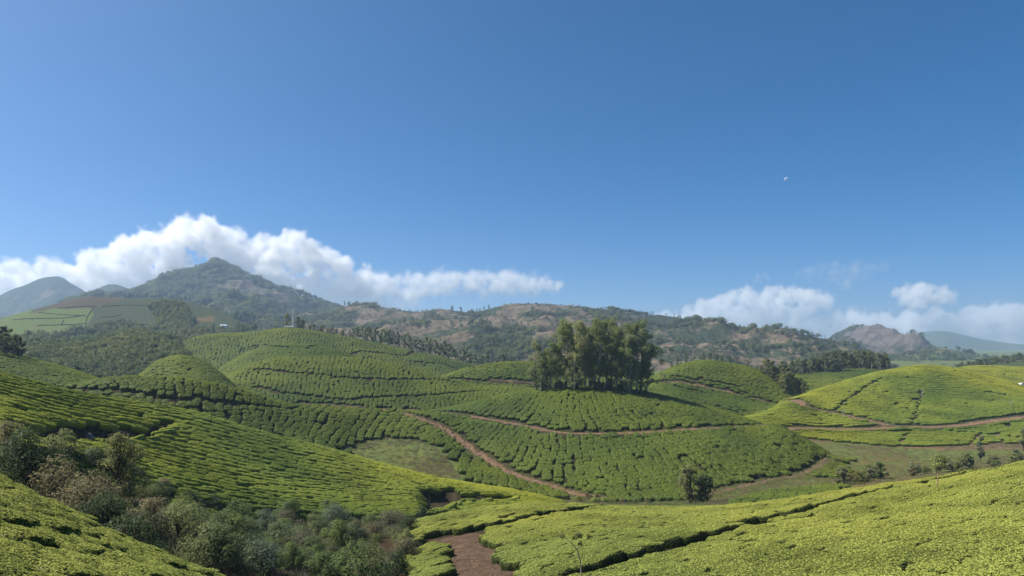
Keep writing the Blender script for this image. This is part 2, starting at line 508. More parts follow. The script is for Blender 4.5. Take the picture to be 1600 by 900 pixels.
# roads and lanes (bearing, sight row) on the slopes in view, with their width in metres
ROADS = {
 'hill_road':   ([(640, 641), (690, 645), (730, 651), (760, 656), (800, 663), (830, 669), (860, 676), (900, 680), (950, 679), (1000, 678), (1100, 671), (1200, 667)], 4.2),
 'lane':        ([(600, 640), (640, 650), (665, 658), (690, 669), (715, 686), (740, 706), (765, 721), (790, 738), (820, 749), (850, 758), (880, 769), (930, 779)], 3.8),
 'main_road':   ([(1240, 626), (1255, 634), (1290, 644), (1350, 657), (1400, 668), (1450, 669), (1540, 661), (1600, 653), (1700, 645)], 6.2),
 'valley_road': ([(1195, 666), (1250, 670), (1300, 672), (1350, 672), (1400, 671)], 5.6),
 'back_road':   ([(1045, 597), (1080, 601), (1130, 612), (1170, 622), (1205, 631)], 6.0),
 'saddle_lane': ([(770, 594), (800, 596), (850, 600)], 2.4),
 'red_lane':    ([(470, 632), (510, 634), (560, 637)], 3.0),
 'tip_lane':    ([(1292, 718), (1272, 735), (1252, 743), (1180, 757), (1100, 776)], 2.0),
}
GAPS = {   # service gaps between tea blocks: no bushes there
 'g1': ([(900, 912), (940, 897), (1000, 881), (1100, 852), (1200, 824), (1300, 795), (1400, 773), (1500, 753), (1575, 735)], 1.7),
 'g2': ([(632, 876), (660, 856), (690, 843), (740, 836), (800, 823), (870, 809), (950, 798), (1030, 794)], 1.1),
 'g3': ([(92, 609), (162, 612), (245, 621), (318, 627), (400, 636), (470, 641)], 1.2),
 'g4': ([(400, 579), (450, 583), (520, 590), (600, 594), (720, 600)], 1.6),
 'g5': ([(400, 606), (450, 617), (520, 625), (600, 622), (700, 617), (745, 613)], 2.2),
 'g6': ([(480, 546), (560, 551), (640, 556), (690, 558)], 2.4),
 'g7': ([(400, 541), (420, 543), (450, 545)], 2.0),
 'g8': ([(1375, 593), (1345, 612), (1318, 630), (1302, 645)], 1.0),
 'g9': ([(1440, 612), (1433, 640), (1426, 668)], 0.9),
 'g10': ([(1470, 674), (1520, 678), (1580, 684), (1640, 690)], 1.3),
 'g11': ([(1422, 678), (1408, 692)], 0.8),
 'g12': ([(1577, 656), (1574, 670)], 0.8),
 'g13': ([(640, 566), (690, 570), (740, 576)], 2.2),
 'g14': ([(700, 594), (760, 598), (830, 603)], 1.5),
 'g15': ([(1530, 683), (1515, 697)], 0.8),
 'g16': ([(1010, 600), (1060, 606), (1110, 618)], 1.2),
 'g17': ([(1540, 614), (1570, 619), (1600, 622)], 1.6),
 'g18': ([(1050, 590), (1100, 596), (1150, 604)], 1.0),
}
DITCH = [(30, 684), (60, 671), (100, 667), (150, 671), (200, 677), (230, 674), (265, 663), (265, 672), (225, 690), (160, 697), (90, 698), (36, 694)]
CUT = [(655, 772), (690, 768), (720, 776), (800, 778), (800, 786), (720, 788), (690, 800), (655, 806)]
GRASS = [[(525, 702), (575, 689), (610, 684), (660, 689), (692, 705), (720, 748), (690, 754), (640, 740), (590, 723)]]
BARE = [(678, 846), (712, 835), (752, 840), (772, 860), (786, 866), (804, 900), (810, 930), (680, 930), (694, 897), (708, 880), (690, 868), (696, 858)]

lines = {}
for d in (ROADS, GAPS):
    for n, (p, w) in d.items():
        P = np.array([spot(u, v)[:2] for u, v in p])
        L = dense(P, 0.8 if P[:, 1].max() < 120 else 1.5)
        if d is ROADS:                                   # smooth the bends a little
            for _ in range(6):
                L[1:-1] = (L[:-2] + 2 * L[1:-1] + L[2:]) / 4
        lines[n] = (L, w)
# cut the roads into the slope
for n in ROADS:
    L, w = lines[n]
    zc = height(L[:, 0], L[:, 1])
    for _ in range(25):
        zc[1:-1] = (zc[:-2] + 2 * zc[1:-1] + zc[2:]) / 4
    box = (GX > L[:, 0].min() - 12) & (GX < L[:, 0].max() + 12) & (GYY > L[:, 1].min() - 12) & (GYY < L[:, 1].max() + 12)
    ii, jj = np.where(box)
    D, I = dist_to(L, GX[ii, jj], GYY[ii, jj])
    f = np.clip((w * 0.5 + 2.6 - D) / 2.2, 0, 1); f = f * f * (3 - 2 * f)
    GZ[ii, jj] = GZ[ii, jj] * (1 - f) + (zc[I] + 0.28) * f
# the ditch with boulders below the left hill and the cut bank
UU = np.broadcast_to(gu[:, None], GX.shape)
for poly, dep in ((DITCH, 1.3), (CUT, 1.5)):
    pr = np.array(poly, float)
    near = (UU > pr[:, 0].min()) & (UU < pr[:, 0].max()) & (GV > pr[:, 1].min()) & (GV < pr[:, 1].max()) & (GYY < 135) & (GYY > 40)
    ii, jj = np.where(near)
    m = inpoly(poly, UU[ii, jj], GV[ii, jj])
    GZ[ii[m], jj[m]] -= dep
GV = VH - F * GZ / gY[None, :]
GH = np.minimum.accumulate(GV, axis=1)

# ground colours: what the soil and the sward are made of
SOIL, GRS, DRY, SCRUB = (0.045, 0.036, 0.020), (0.105, 0.128, 0.038), (0.15, 0.105, 0.062), (0.075, 0.07, 0.032)
gc = np.empty(GX.shape + (4,), np.float32); gc[..., 3] = 1
gc[..., :3] = SOIL
vis = GV <= GH + 30
def paint(mask, c):
    gc[mask, :3] = c
paint(GL == LID['valley'], GRS)
paint(GL == LID['gully'], SCRUB)
paint((GL == LID['right_hill']) & (GV > 676), DRY)
for poly in GRASS:
    paint(inpoly(poly, UU, GV) & (GYY > 140) & (GYY < 230), GRS)
paint(GL == LID['wood_hill'], (0.05, 0.055, 0.025))
paint(GL == LID['plantation_hill'], (0.046, 0.06, 0.027))
paint(GL == LID['right_wood_ridge'], (0.06, 0.075, 0.03))
fa = (GL == LID['plantation_hill'])
LIME, OLIVE, HEATH = (0.095, 0.128, 0.038), (0.046, 0.058, 0.027), (0.07, 0.058, 0.038)
for poly, c in (
    ([(-50, 520), (0, 498), (20, 492), (52, 484), (46, 492), (90, 483), (150, 480), (140, 500), (128, 528), (-50, 535)], LIME),
    ([(46, 492), (60, 482), (100, 470), (140, 461), (210, 463), (160, 480), (90, 483)], HEATH),
    ([(150, 480), (210, 463), (270, 464), (330, 482), (250, 486)], OLIVE),
    ([(150, 480), (200, 480), (260, 500), (250, 520), (128, 528)], (0.05, 0.06, 0.029)),
    ([(300, 495), (335, 493), (335, 502), (300, 504)], (0.11, 0.085, 0.045))):
    paint(fa & inpoly(poly, UU + 5 * fbm(GX / 22, GYY / 22, 61, 3), GV + 3 * fbm(GX / 25, GYY / 25, 62, 3)), c)
for _ in range(1):
    pass

nu, nY = GX.shape
V = np.stack([GX, GYY, GZ], -1).reshape(-1, 3)
idx = np.arange(nu * nY).reshape(nu, nY)
Q = np.stack([idx[:-1, :-1], idx[1:, :-1], idx[1:, 1:], idx[:-1, 1:]], -1).reshape(-1, 4)
me = new_mesh('ground', V, Q)
add_attr(me, 'ground_colour', gc.reshape(-1, 4))
t = NT('ground_soil_and_grass')
P = t.pos()
n1, n2, n3 = t.noise(0.35, 6, 0.7, P), t.noise(0.05, 4, 0.6, P), t.noise(2.5, 4, 0.7, P)
base = t.attr('ground_colour').outputs['Color']
col = t.mix(0.55, base, t.ramp(n1, [(0.3, (0.35, 0.36, 0.38)), (0.5, (0.95, 0.97, 0.92)), (0.72, (1.75, 1.6, 1.3))]), 'MULTIPLY')
col = t.mix(t.math('MULTIPLY', t.step(n2, 0.5, 0.68), 0.5), col, t.mix(1.0, base, (1.25, 0.86, 0.75), 'MULTIPLY'))
ground_mat = t.bsdf(col, 0.95, 0.1, bump=n3, bump_d=0.25, bump_s=0.8)
gobj = tag(link('ground', me, [ground_mat]), kind='structure')

# road surfaces
t = NT('red_earth')
P = t.pos()
n1, n2 = t.noise(0.7, 6, 0.7, P), t.noise(6, 5, 0.7, P)
col = t.ramp(n1, [(0.28, (0.11, 0.064, 0.036)), (0.5, (0.215, 0.13, 0.074)), (0.75, (0.33, 0.215, 0.13))])
earth_mat = t.bsdf(col, 0.95, 0.1, bump=n2, bump_d=0.3, bump_s=1.0)
t = NT('dark_earth')
P = t.pos()
n1, n2 = t.noise(0.9, 6, 0.75, P), t.noise(7, 5, 0.7, P)
col = t.ramp(n1, [(0.28, (0.06, 0.038, 0.024)), (0.5, (0.135, 0.085, 0.052)), (0.75, (0.24, 0.16, 0.10))])
dark_earth = t.bsdf(col, 0.95, 0.1, bump=n2, bump_d=0.3, bump_s=1.0)
def strip(name, L, w, dz=0.09, rough_edge=0.35, mat=earth_mat, ncross=5):
    T = np.gradient(L, axis=0); T /= np.linalg.norm(T, axis=1)[:, None] + 1e-9
    N = np.stack([-T[:, 1], T[:, 0]], 1)
    ww = np.broadcast_to(w, (len(L),))
    vv = []
    for c in range(ncross):
        s = c / (ncross - 1) * 2 - 1
        e = 0.5 * ww * s * (1 + rough_edge * fbm(L[:, 0] * 0.35 + 7 * s, L[:, 1] * 0.35, 5 + c, 3))
        p = L + N * e[:, None]
        z = height(p[:, 0], p[:, 1]) + dz * (1 - 0.6 * abs(s) ** 3) - 0.05 * (0.3 < abs(s) < 0.7)
        vv.append(np.column_stack([p, z]))
    vv = np.stack(vv, 1)
    n = len(L)
    I = np.arange(n * ncross).reshape(n, ncross)
    f = np.stack([I[:-1, :-1], I[:-1, 1:], I[1:, 1:], I[1:, :-1]], -1).reshape(-1, 4)
    return tag(link(name, new_mesh(name, vv.reshape(-1, 3), f), [mat]), kind='structure')
for n in ROADS:
    L, w = lines[n]
    strip('dirt_road' if 'road' in n else 'dirt_path', L, w * 1.0)
Lb = dense(np.array([spot(u, v)[:2] for u, v in [(704, 840), (722, 850), (728, 862), (735, 876), (742, 890), (748, 905), (752, 925)]]), 0.5)
strip('dirt_path', Lb, np.interp(np.arange(len(Lb)), [0, len(Lb) * .3, len(Lb)], [4.2, 5.4, 6.6]), ncross=9, mat=dark_earth)
Lp = dense(np.array([spot(u, v)[:2] for u, v in [(660, 852), (640, 866), (632, 880), (630, 900), (632, 920)]]), 0.5)
strip('dirt_path', Lp, 1.3, mat=dark_earth)
Lq = dense(np.array([spot(u, v)[:2] for u, v in [(330, 893), (380, 893), (440, 895), (520, 900), (620, 897)]]), 0.5)
strip('dirt_path', Lq, 1.6, mat=dark_earth)
# ------------------------------------------------------------------ mountains beyond the plantation
def mountain(name, curves, u_rng, Y_rng, mat, amp, wl, seed, nu=260, nY=200, bs=0.45, spur=0.0):
    u = np.linspace(*u_rng, nu); Y = np.linspace(*Y_rng, nY)
    gs = [Guide(c, 0.3) for c in curves]
    Z = loft(gs, u, Y, 0.3, bs)
    X = (u[:, None] - U0) / F * Y[None, :]
    YY = np.broadcast_to(Y[None, :], X.shape)
    Yc = gs[-1].at(u)[0][:, None]
    Y0 = gs[0].at(u)[0][:, None]
    mid = np.clip((YY - Y0) / (Yc - Y0), 0, 1.4)
    w = 0.08 + np.sin(np.clip(mid, 0, 1) * math.pi) * 0.92
    w = np.where(mid > 1, 0.08 + (mid - 1) * 2, w)
    Z = Z + amp * w * (ridged(X / wl, YY / wl * 0.8, seed) - 0.62) * 2.2
    Z = Z + amp * 0.35 * w * (ridged(X / (wl * 0.33), YY / (wl * 0.33), seed + 9, 4) - 0.6) * 2
    Z = Z + amp * 0.10 * fbm(X / (wl * 0.12), YY / (wl * 0.12), seed + 3, 4) 
    I = np.arange(nu * nY).reshape(nu, nY)
    Q = np.stack([I[:-1, :-1], I[1:, :-1], I[1:, 1:], I[:-1, 1:]], -1).reshape(-1, 4)
    me = new_mesh(name, np.stack([X, YY, Z], -1).reshape(-1, 3), Q)
    o = tag(link(name, me, [mat]), kind='structure')
    return dict(o=o, u=u, Y=Y, X=X, YY=YY, Z=Z)

def mountain_mat(name, green, dark, brown, pale, thr, scale):
    """forest, scrub and bare earth patches, by noise and steepness"""
    t = NT(name)
    g = t.n('ShaderNodeNewGeometry'); P = g.outputs['Position']
    big = t.noise(1 / scale, 5, 0.6, P, 0.6)
    mid_ = t.noise(5 / scale, 5, 0.7, P)
    fine = t.noise(28 / scale, 4, 0.75, P)
    veg = t.mix(t.step(fine, 0.38, 0.62), dark, green)
    bare = t.mix(t.step(mid_, 0.4, 0.66), brown, pale)
    bare = t.mix(t.math('MULTIPLY', t.step(fine, 0.5, 0.62), 0.6), bare, green)
    f = t.step(t.math('ADD', big, t.math('MULTIPLY', t.math('SUBTRACT', mid_, 0.5), 0.7)), thr - 0.05, thr + 0.07)
    col = t.mix(f, veg, bare)
    return t.bsdf(col, 0.95, 0.05, bump=fine, bump_d=scale * 0.02, bump_s=0.9)

FOREST, FDARK, BROWN, PALE = (0.06, 0.076, 0.036), (0.03, 0.042, 0.022), (0.125, 0.094, 0.062), (0.20, 0.150, 0.100)
m_ridge = mountain_mat('brown_ridge', (0.055, 0.068, 0.034), (0.032, 0.042, 0.022), BROWN, PALE, 0.47, 170)
m_peak = mountain_mat('forested_peak', FOREST, FDARK, (0.10, 0.085, 0.062), (0.17, 0.135, 0.10), 0.60, 520)
m_rock = mountain_mat('rocky_peak', (0.065, 0.07, 0.036), (0.04, 0.045, 0.025), (0.105, 0.082, 0.068), (0.17, 0.135, 0.112), 0.42, 200)
m_green = mountain_mat('green_slopes', (0.085, 0.115, 0.042), (0.035, 0.05, 0.024), (0.11, 0.11, 0.05), (0.15, 0.13, 0.08), 0.62, 300)

MT = {}
MT['peak'] = mountain('mountain', [
    [(60, 575, 1050), (250, 570, 1000), (450, 570, 950), (640, 580, 950)],
    [(60, 520, 1600), (200, 500, 1550), (335, 485, 1550), (450, 505, 1500), (600, 530, 1400)],
    [(100, 515, 2150), (185, 474, 2200), (215, 455, 2200), (260, 438, 2230), (300, 426, 2250), (325, 417, 2250), (336, 412, 2250), (348, 418, 2250), (370, 430, 2230), (400, 442, 2200), (430, 455, 2150), (470, 470, 2050), (520, 481, 1950), (580, 495, 1800), (640, 520, 1700)]],
    (40, 700), (900, 2900), m_peak, 85, 420, 11, 300, 220)
MT['small'] = mountain('mountain', [
    [(60, 540, 1900), (260, 540, 1900)],
    [(80, 500, 2700), (120, 467, 2750), (150, 451, 2800), (175, 443, 2800), (200, 450, 2800), (230, 460, 2780), (280, 490, 2750)]],
    (50, 310), (1800, 3200), m_peak, 38, 300, 23, 120, 110)
MT['far_left'] = mountain('mountain', [
    [(-400, 545, 2300), (0, 540, 2300), (200, 540, 2300)],
    [(-400, 490, 3000), (-150, 476, 3050), (0, 462, 3100), (30, 450, 3100), (60, 440, 3100), (85, 434, 3100), (110, 445, 3100), (135, 459, 3100), (180, 480, 3100), (260, 510, 3050)]],
    (-400, 300), (2200, 3700), m_peak, 55, 430, 31, 220, 130)
MT['ridge'] = mountain('ridge', [
    [(380, 590, 720), (700, 600, 700), (1000, 600, 700), (1250, 600, 700), (1400, 600, 750)],
    [(380, 560, 1000), (520, 520, 1050), (700, 530, 1000), (850, 525, 1000), (1000, 530, 1000), (1150, 545, 980), (1300, 568, 950), (1400, 590, 950)],
    [(380, 520, 1500), (450, 495, 1500), (520, 481, 1500), (545, 477, 1490), (580, 479, 1470), (620, 484, 1450), (645, 488, 1430), (690, 484, 1420), (740, 487, 1400), (765, 482, 1400), (790, 476, 1400), (840, 474, 1400), (880, 477, 1390), (930, 480, 1380), (990, 488, 1360), (1050, 495, 1340), (1100, 503, 1320), (1160, 512, 1300), (1210, 523, 1280), (1250, 536, 1250), (1290, 546, 1230), (1330, 557, 1200), (1400, 585, 1180)]],
    (340, 1440), (680, 1900), m_ridge, 40, 260, 47, 520, 240)
MT['rocky'] = mountain('mountain', [
    [(1200, 590, 1500), (1400, 585, 1500), (1560, 590, 1500)],
    [(1220, 570, 2150), (1285, 541, 2200), (1310, 526, 2200), (1330, 518, 2200), (1345, 515, 2200), (1365, 518, 2200), (1385, 524, 2190), (1410, 533, 2180), (1450, 545, 2150), (1490, 562, 2100), (1560, 590, 2050)]],
    (1190, 1600), (1450, 2600), m_rock, 80, 260, 59, 260, 150)
MT['green'] = mountain('hill', [
    [(1240, 600, 760), (1500, 594, 760), (1900, 592, 760)],
    [(1240, 590, 1100), (1400, 576, 1100), (1500, 572, 1100), (1900, 570, 1100)],
    [(1290, 580, 1450), (1350, 566, 1450), (1400, 559, 1480), (1440, 553, 1500), (1465, 545, 1500), (1490, 548, 1500), (1530, 558, 1500), (1560, 562, 1480), (1600, 558, 1480), (1900, 550, 1480)]],
    (1240, 1900), (740, 1900), m_green, 22, 200, 67, 190, 90)
MT['blue'] = mountain('mountain', [
    [(1300, 560, 3800), (1600, 560, 3800), (1900, 560, 3800)],
    [(1300, 560, 4700), (1380, 541, 4750), (1415, 527, 4800), (1440, 519, 4800), (1475, 517, 4800), (1500, 522, 4800), (1540, 531, 4800), (1600, 538, 4800), (1700, 540, 4800), (1900, 535, 4800)]],
    (1290, 1900), (3600, 5300), m_green, 28, 420, 71, 180, 90)

def mz(m, X, Y):
    u = U0 + F * X / Y
    fi = np.clip((u - m['u'][0]) / (m['u'][1] - m['u'][0]), 0, len(m['u']) - 1.001); i = fi.astype(int); a = fi - i
    fj = np.clip((Y - m['Y'][0]) / (m['Y'][1] - m['Y'][0]), 0, len(m['Y']) - 1.001); j = fj.astype(int); b = fj - j
    A = m['Z']
    return (A[i, j] * (1 - a) + A[i+1, j] * a) * (1 - b) + (A[i, j+1] * (1 - a) + A[i+1, j+1] * a) * b

# ------------------------------------------------------------------ the air of the place
hb = (np.array([[x, y, z] for x in (-7000, 7000) for y in (-600, 6000) for z in (-260, 345)], float))
hf = [(0, 1, 3, 2), (4, 6, 7, 5), (0, 4, 5, 1), (2, 3, 7, 6), (0, 2, 6, 4), (1, 5, 7, 3)]
hm = bpy.data.materials.new('hazy_air'); hm.use_nodes = True
hm.node_tree.nodes.clear()
ho = hm.node_tree.nodes.new('ShaderNodeOutputMaterial')
pv = hm.node_tree.nodes.new('ShaderNodeVolumePrincipled')
pv.inputs['Color'].default_value = (0.55, 0.75, 1.0, 1)
pv.inputs['Density'].default_value = 1.6e-4
pv.inputs['Anisotropy'].default_value = 0.2
hm.node_tree.links.new(pv.outputs[0], ho.inputs['Volume'])
hz = tag(link('haze', new_mesh('haze', hb, hf, False), [hm]), 'pale bluish haze filling the air over the valley', 'haze', kind='stuff')
# ------------------------------------------------------------------ instancing for what nobody could count
def rot_from_axes(ex, ey, ez):
    R00, R10, R20 = ex.T; R21, R22 = ey[:, 2], ez[:, 2]
    return np.stack([np.arctan2(R21, R22), -np.arcsin(np.clip(R20, -1, 1)), np.arctan2(R10, R00)], 1)

def proto(name, me, mats):
    o = bpy.data.objects.new(name, me)
    for m in mats:
        if m.name not in me.materials: me.materials.append(m)
    return o                                       # not linked: only the source mesh of the scattered plants

def scatter(name, P, rot, scl, idx, protos, label, cat):
    me = bpy.data.meshes.new(name)
    me.vertices.add(len(P)); me.vertices.foreach_set('co', np.asarray(P, np.float32).ravel())
    add_attr(me, 'rot', rot); add_attr(me, 'scl', scl)
    a = me.attributes.new('variant', 'INT', 'POINT'); a.data.foreach_set('value', np.asarray(idx, np.int32))
    o = link(name, me)
    ng = bpy.data.node_groups.new(name, 'GeometryNodeTree')
    ng.interface.new_socket('Geometry', in_out='INPUT', socket_type='NodeSocketGeometry')
    ng.interface.new_socket('Geometry', in_out='OUTPUT', socket_type='NodeSocketGeometry')
    gi, go = ng.nodes.new('NodeGroupInput'), ng.nodes.new('NodeGroupOutput')
    ip = ng.nodes.new('GeometryNodeInstanceOnPoints')
    jn = ng.nodes.new('GeometryNodeJoinGeometry')
    for p in protos:
        oi = ng.nodes.new('GeometryNodeObjectInfo'); oi.inputs['Object'].default_value = p
        oi.inputs['As Instance'].default_value = True
        ng.links.new(oi.outputs['Geometry'], jn.inputs[0])
    def named(n, typ):
        nd = ng.nodes.new('GeometryNodeInputNamedAttribute'); nd.data_type = typ
        nd.inputs['Name'].default_value = n
        return nd.outputs['Attribute']
    er = ng.nodes.new('FunctionNodeEulerToRotation')
    ng.links.new(named('rot', 'FLOAT_VECTOR'), er.inputs[0])
    ng.links.new(gi.outputs[0], ip.inputs['Points'])
    ng.links.new(jn.outputs[0], ip.inputs['Instance'])
    ip.inputs['Pick Instance'].default_value = True
    ng.links.new(named('variant', 'INT'), ip.inputs['Instance Index'])
    ng.links.new(er.outputs[0], ip.inputs['Rotation'])
    ng.links.new(named('scl', 'FLOAT_VECTOR'), ip.inputs['Scale'])
    ng.links.new(ip.outputs[0], go.inputs[0])
    md = o.modifiers.new('plants', 'NODES'); md.node_group = ng
    return tag(o, label, cat, kind='stuff')

# ------------------------------------------------------------------ tea bushes
def leaf_quads(P, N, size, r, up=0.0, aspect=0.55, jitter=0.55):
    """one rhombus leaf per point, lying roughly across the normal"""
    n = len(P)
    nn = N + r.normal(0, jitter, (n, 3)); nn[:, 2] += up
    nn /= np.linalg.norm(nn, axis=1)[:, None] + 1e-9
    a = np.cross(nn, r.normal(0, 1, (n, 3))); a /= np.linalg.norm(a, axis=1)[:, None] + 1e-9
    b = np.cross(nn, a)
    s = (size * r.uniform(0.65, 1.35, n))[:, None]
    q = np.stack([P - a * s, P + b * s * aspect + nn * s * 0.12, P + a * s, P - b * s * aspect + nn * s * 0.12], 1)
    return q.reshape(-1, 3), np.arange(4 * n).reshape(n, 4)

def set_nrm(me, nrm):
    add_attr(me, 'nrm', nrm)
    return me

def pillow(lx, ly, h, n, seed, lump=0.10, sq=3.2):
    """flat-topped bush body: a rounded cushion with an uneven outline"""
    r = np.random.default_rng(seed)
    th = np.linspace(0, 2 * math.pi, n, endpoint=False)
    rings = [(0.92, 0.0), (1.0, 0.35), (1.0, 0.66), (0.965, 0.86), (0.88, 0.965), (0.62, 1.0), (0.30, 1.0)]
    wob = 1 + 0.06 * np.sin(2 * th + r.uniform(0, 6)) * r.uniform(.3, 1) + 0.05 * np.sin(3 * th + r.uniform(0, 6)) + 0.05 * np.sin(5 * th + r.uniform(0, 6))
    ca, sa = np.cos(th), np.sin(th)
    rad = 1 / (np.abs(ca) ** sq + np.abs(sa) ** sq) ** (1 / sq)
    V = []
    for k, (rr, zz) in enumerate(rings):
        q = rr * rad * wob
        x, y = 0.5 * lx * q * ca, 0.5 * ly * q * sa
        l = fbm(x * 1.9 + seed * 3.7, y * 1.9 + k * 0.35, seed, 3) * lump
        z = zz * h + l * (0.5 + zz) * 1.1
        V.append(np.stack([x * (1 + l * 0.5), y * (1 + l * 0.5), z], 1))
    V.append(np.array([[0, 0, h + 0.02]]))
    V = np.concatenate(V)
    f = []
    for k in range(len(rings) - 1):
        i = np.arange(n); j = (i + 1) % n
        f.append(np.stack([k*n + i, k*n + j, (k+1)*n + j, (k+1)*n + i], 1))
    f = np.concatenate(f)
    top = len(V) - 1; k = len(rings) - 1
    i = np.arange(n); tri = np.stack([k*n + i, k*n + (i + 1) % n, np.full(n, top)], 1)
    return V, f, tri

def bush_mesh(name, lx, ly, h, seed, nleaf, leaf, n=18, lump=0.1, up=0.6, side=0.3):
    r = np.random.default_rng(seed + 100)
    V, f, tri = pillow(lx, ly, h, n, seed, lump)
    parts = [(V, f, 0), (np.zeros((0, 3)), np.zeros((0, 4), int), 0)]
    fa = np.concatenate([f, np.column_stack([tri, tri[:, 2]])])
    a, b, c, d = (V[fa[:, k]] for k in range(4))
    nrm = np.cross(c - a, d - b); area = np.linalg.norm(nrm, axis=1); nrm /= area[:, None] + 1e-9
    w = area * np.where(nrm[:, 2] > 0.5, 1.0, side); w /= w.sum()
    pick = r.choice(len(fa), nleaf, p=w)
    s, t_ = r.uniform(0, 1, (2, nleaf, 1))
    P = (a[pick] * (1 - s) + b[pick] * s) * (1 - t_) + (d[pick] * (1 - s) + c[pick] * s) * t_
    N = nrm[pick]
    P = P + N * r.uniform(-0.2, 0.9, (nleaf, 1)) * leaf
    lv, lf = leaf_quads(P, N, leaf, r, up=up)
    me = mesh_mixed(name, [(V, f, 0), (V * 0 + V, np.zeros((0, 4), int), 0)][:1] + [(V, tri, 0), (lv, lf, 1)])
    yg = np.concatenate([np.zeros(2 * len(V)), np.repeat(np.clip((N[:, 2] - 0.2) * 1.6, 0, 1) * np.clip((P[:, 2] / h - 0.55) * 3, 0, 1), 4)])
    add_attr(me, 'young', yg)
    set_nrm(me, np.concatenate([np.zeros((2 * len(V), 3)) + (0, 0, 1), np.repeat(N + (0, 0, 0.3), 4, axis=0)]))
    return me

# the body material carries the same leaf colours, so that the bush reads as one plant from afar
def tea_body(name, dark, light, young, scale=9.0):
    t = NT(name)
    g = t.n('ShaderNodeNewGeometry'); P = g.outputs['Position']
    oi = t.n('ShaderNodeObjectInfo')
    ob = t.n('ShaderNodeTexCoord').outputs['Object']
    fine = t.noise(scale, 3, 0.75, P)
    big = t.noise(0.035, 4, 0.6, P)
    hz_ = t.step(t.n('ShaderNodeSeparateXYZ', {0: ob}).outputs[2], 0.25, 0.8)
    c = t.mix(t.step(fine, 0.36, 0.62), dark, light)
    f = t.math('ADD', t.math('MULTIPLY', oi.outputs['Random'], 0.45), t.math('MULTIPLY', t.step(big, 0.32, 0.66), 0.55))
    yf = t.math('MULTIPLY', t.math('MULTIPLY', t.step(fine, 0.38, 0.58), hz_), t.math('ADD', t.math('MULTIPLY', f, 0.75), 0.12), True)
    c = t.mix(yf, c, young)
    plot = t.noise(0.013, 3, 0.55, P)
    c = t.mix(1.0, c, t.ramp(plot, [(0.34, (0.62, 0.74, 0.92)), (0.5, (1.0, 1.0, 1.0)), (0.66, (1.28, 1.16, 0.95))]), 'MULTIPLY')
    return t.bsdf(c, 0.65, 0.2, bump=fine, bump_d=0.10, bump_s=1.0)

TEA_D, TEA_L, TEA_Y = (0.020, 0.034, 0.009), (0.055, 0.088, 0.018), (0.150, 0.200, 0.030)
body_far = tea_body('tea_leaves', (0.031, 0.048, 0.011), (0.082, 0.116, 0.021), (0.155, 0.198, 0.031), 7.0)
body_left = tea_body('tea_leaves_lime', (0.06, 0.085, 0.015), (0.19, 0.23, 0.036), (0.35, 0.385, 0.06), 9.0)  # left hill tea: base colour raised, more lime than the far tea
body_bright = tea_body('tea_leaves_fresh', (0.055, 0.078, 0.014), (0.155, 0.195, 0.030), (0.29, 0.325, 0.048), 7.0)
body_near = tea_body('tea_inner_leaves', (0.014, 0.022, 0.007), (0.035, 0.055, 0.013), (0.06, 0.09, 0.018), 22.0)
leaf_mid = leaf_mat('tea_leaf', (0.035, 0.055, 0.012), (0.098, 0.134, 0.024), (0.175, 0.22, 0.035), transl=0.35)
leaf_left = leaf_mat('tea_leaf_lime', (0.075, 0.10, 0.018), (0.215, 0.26, 0.04), (0.37, 0.41, 0.065), transl=0.35)  # same raised lime base colour for the left hill leaves
leaf_bright = leaf_mat('tea_leaf_fresh', (0.065, 0.09, 0.016), (0.175, 0.22, 0.034), (0.32, 0.36, 0.052), transl=0.35)
leaf_lime = leaf_mat('tea_flush', (0.04, 0.058, 0.014), (0.25, 0.28, 0.045), (0.50, 0.51, 0.10), transl=0.35, patch=0.12, soft=0.5)
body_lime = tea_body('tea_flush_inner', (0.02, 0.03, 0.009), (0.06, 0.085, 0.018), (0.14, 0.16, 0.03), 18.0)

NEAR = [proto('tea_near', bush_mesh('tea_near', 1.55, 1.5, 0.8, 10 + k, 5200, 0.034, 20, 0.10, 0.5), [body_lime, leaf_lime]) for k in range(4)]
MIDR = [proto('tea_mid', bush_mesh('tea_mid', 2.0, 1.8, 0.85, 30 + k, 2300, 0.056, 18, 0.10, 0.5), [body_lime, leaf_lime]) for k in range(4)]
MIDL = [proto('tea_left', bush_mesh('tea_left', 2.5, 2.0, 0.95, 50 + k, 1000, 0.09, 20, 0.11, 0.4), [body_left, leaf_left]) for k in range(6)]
FARB = [proto('tea_fresh', bush_mesh('tea_fresh', 2.4, 2.4, 1.0, 90 + k, 170, 0.19, 16, 0.10, 0.4), [body_bright, leaf_bright]) for k in range(4)]
FAR = [proto('tea_far', bush_mesh('tea_far', 2.4, 2.4, 1.0, 70 + k, 170, 0.19, 16, 0.16, 0.4), [body_far, leaf_mid]) for k in range(6)]

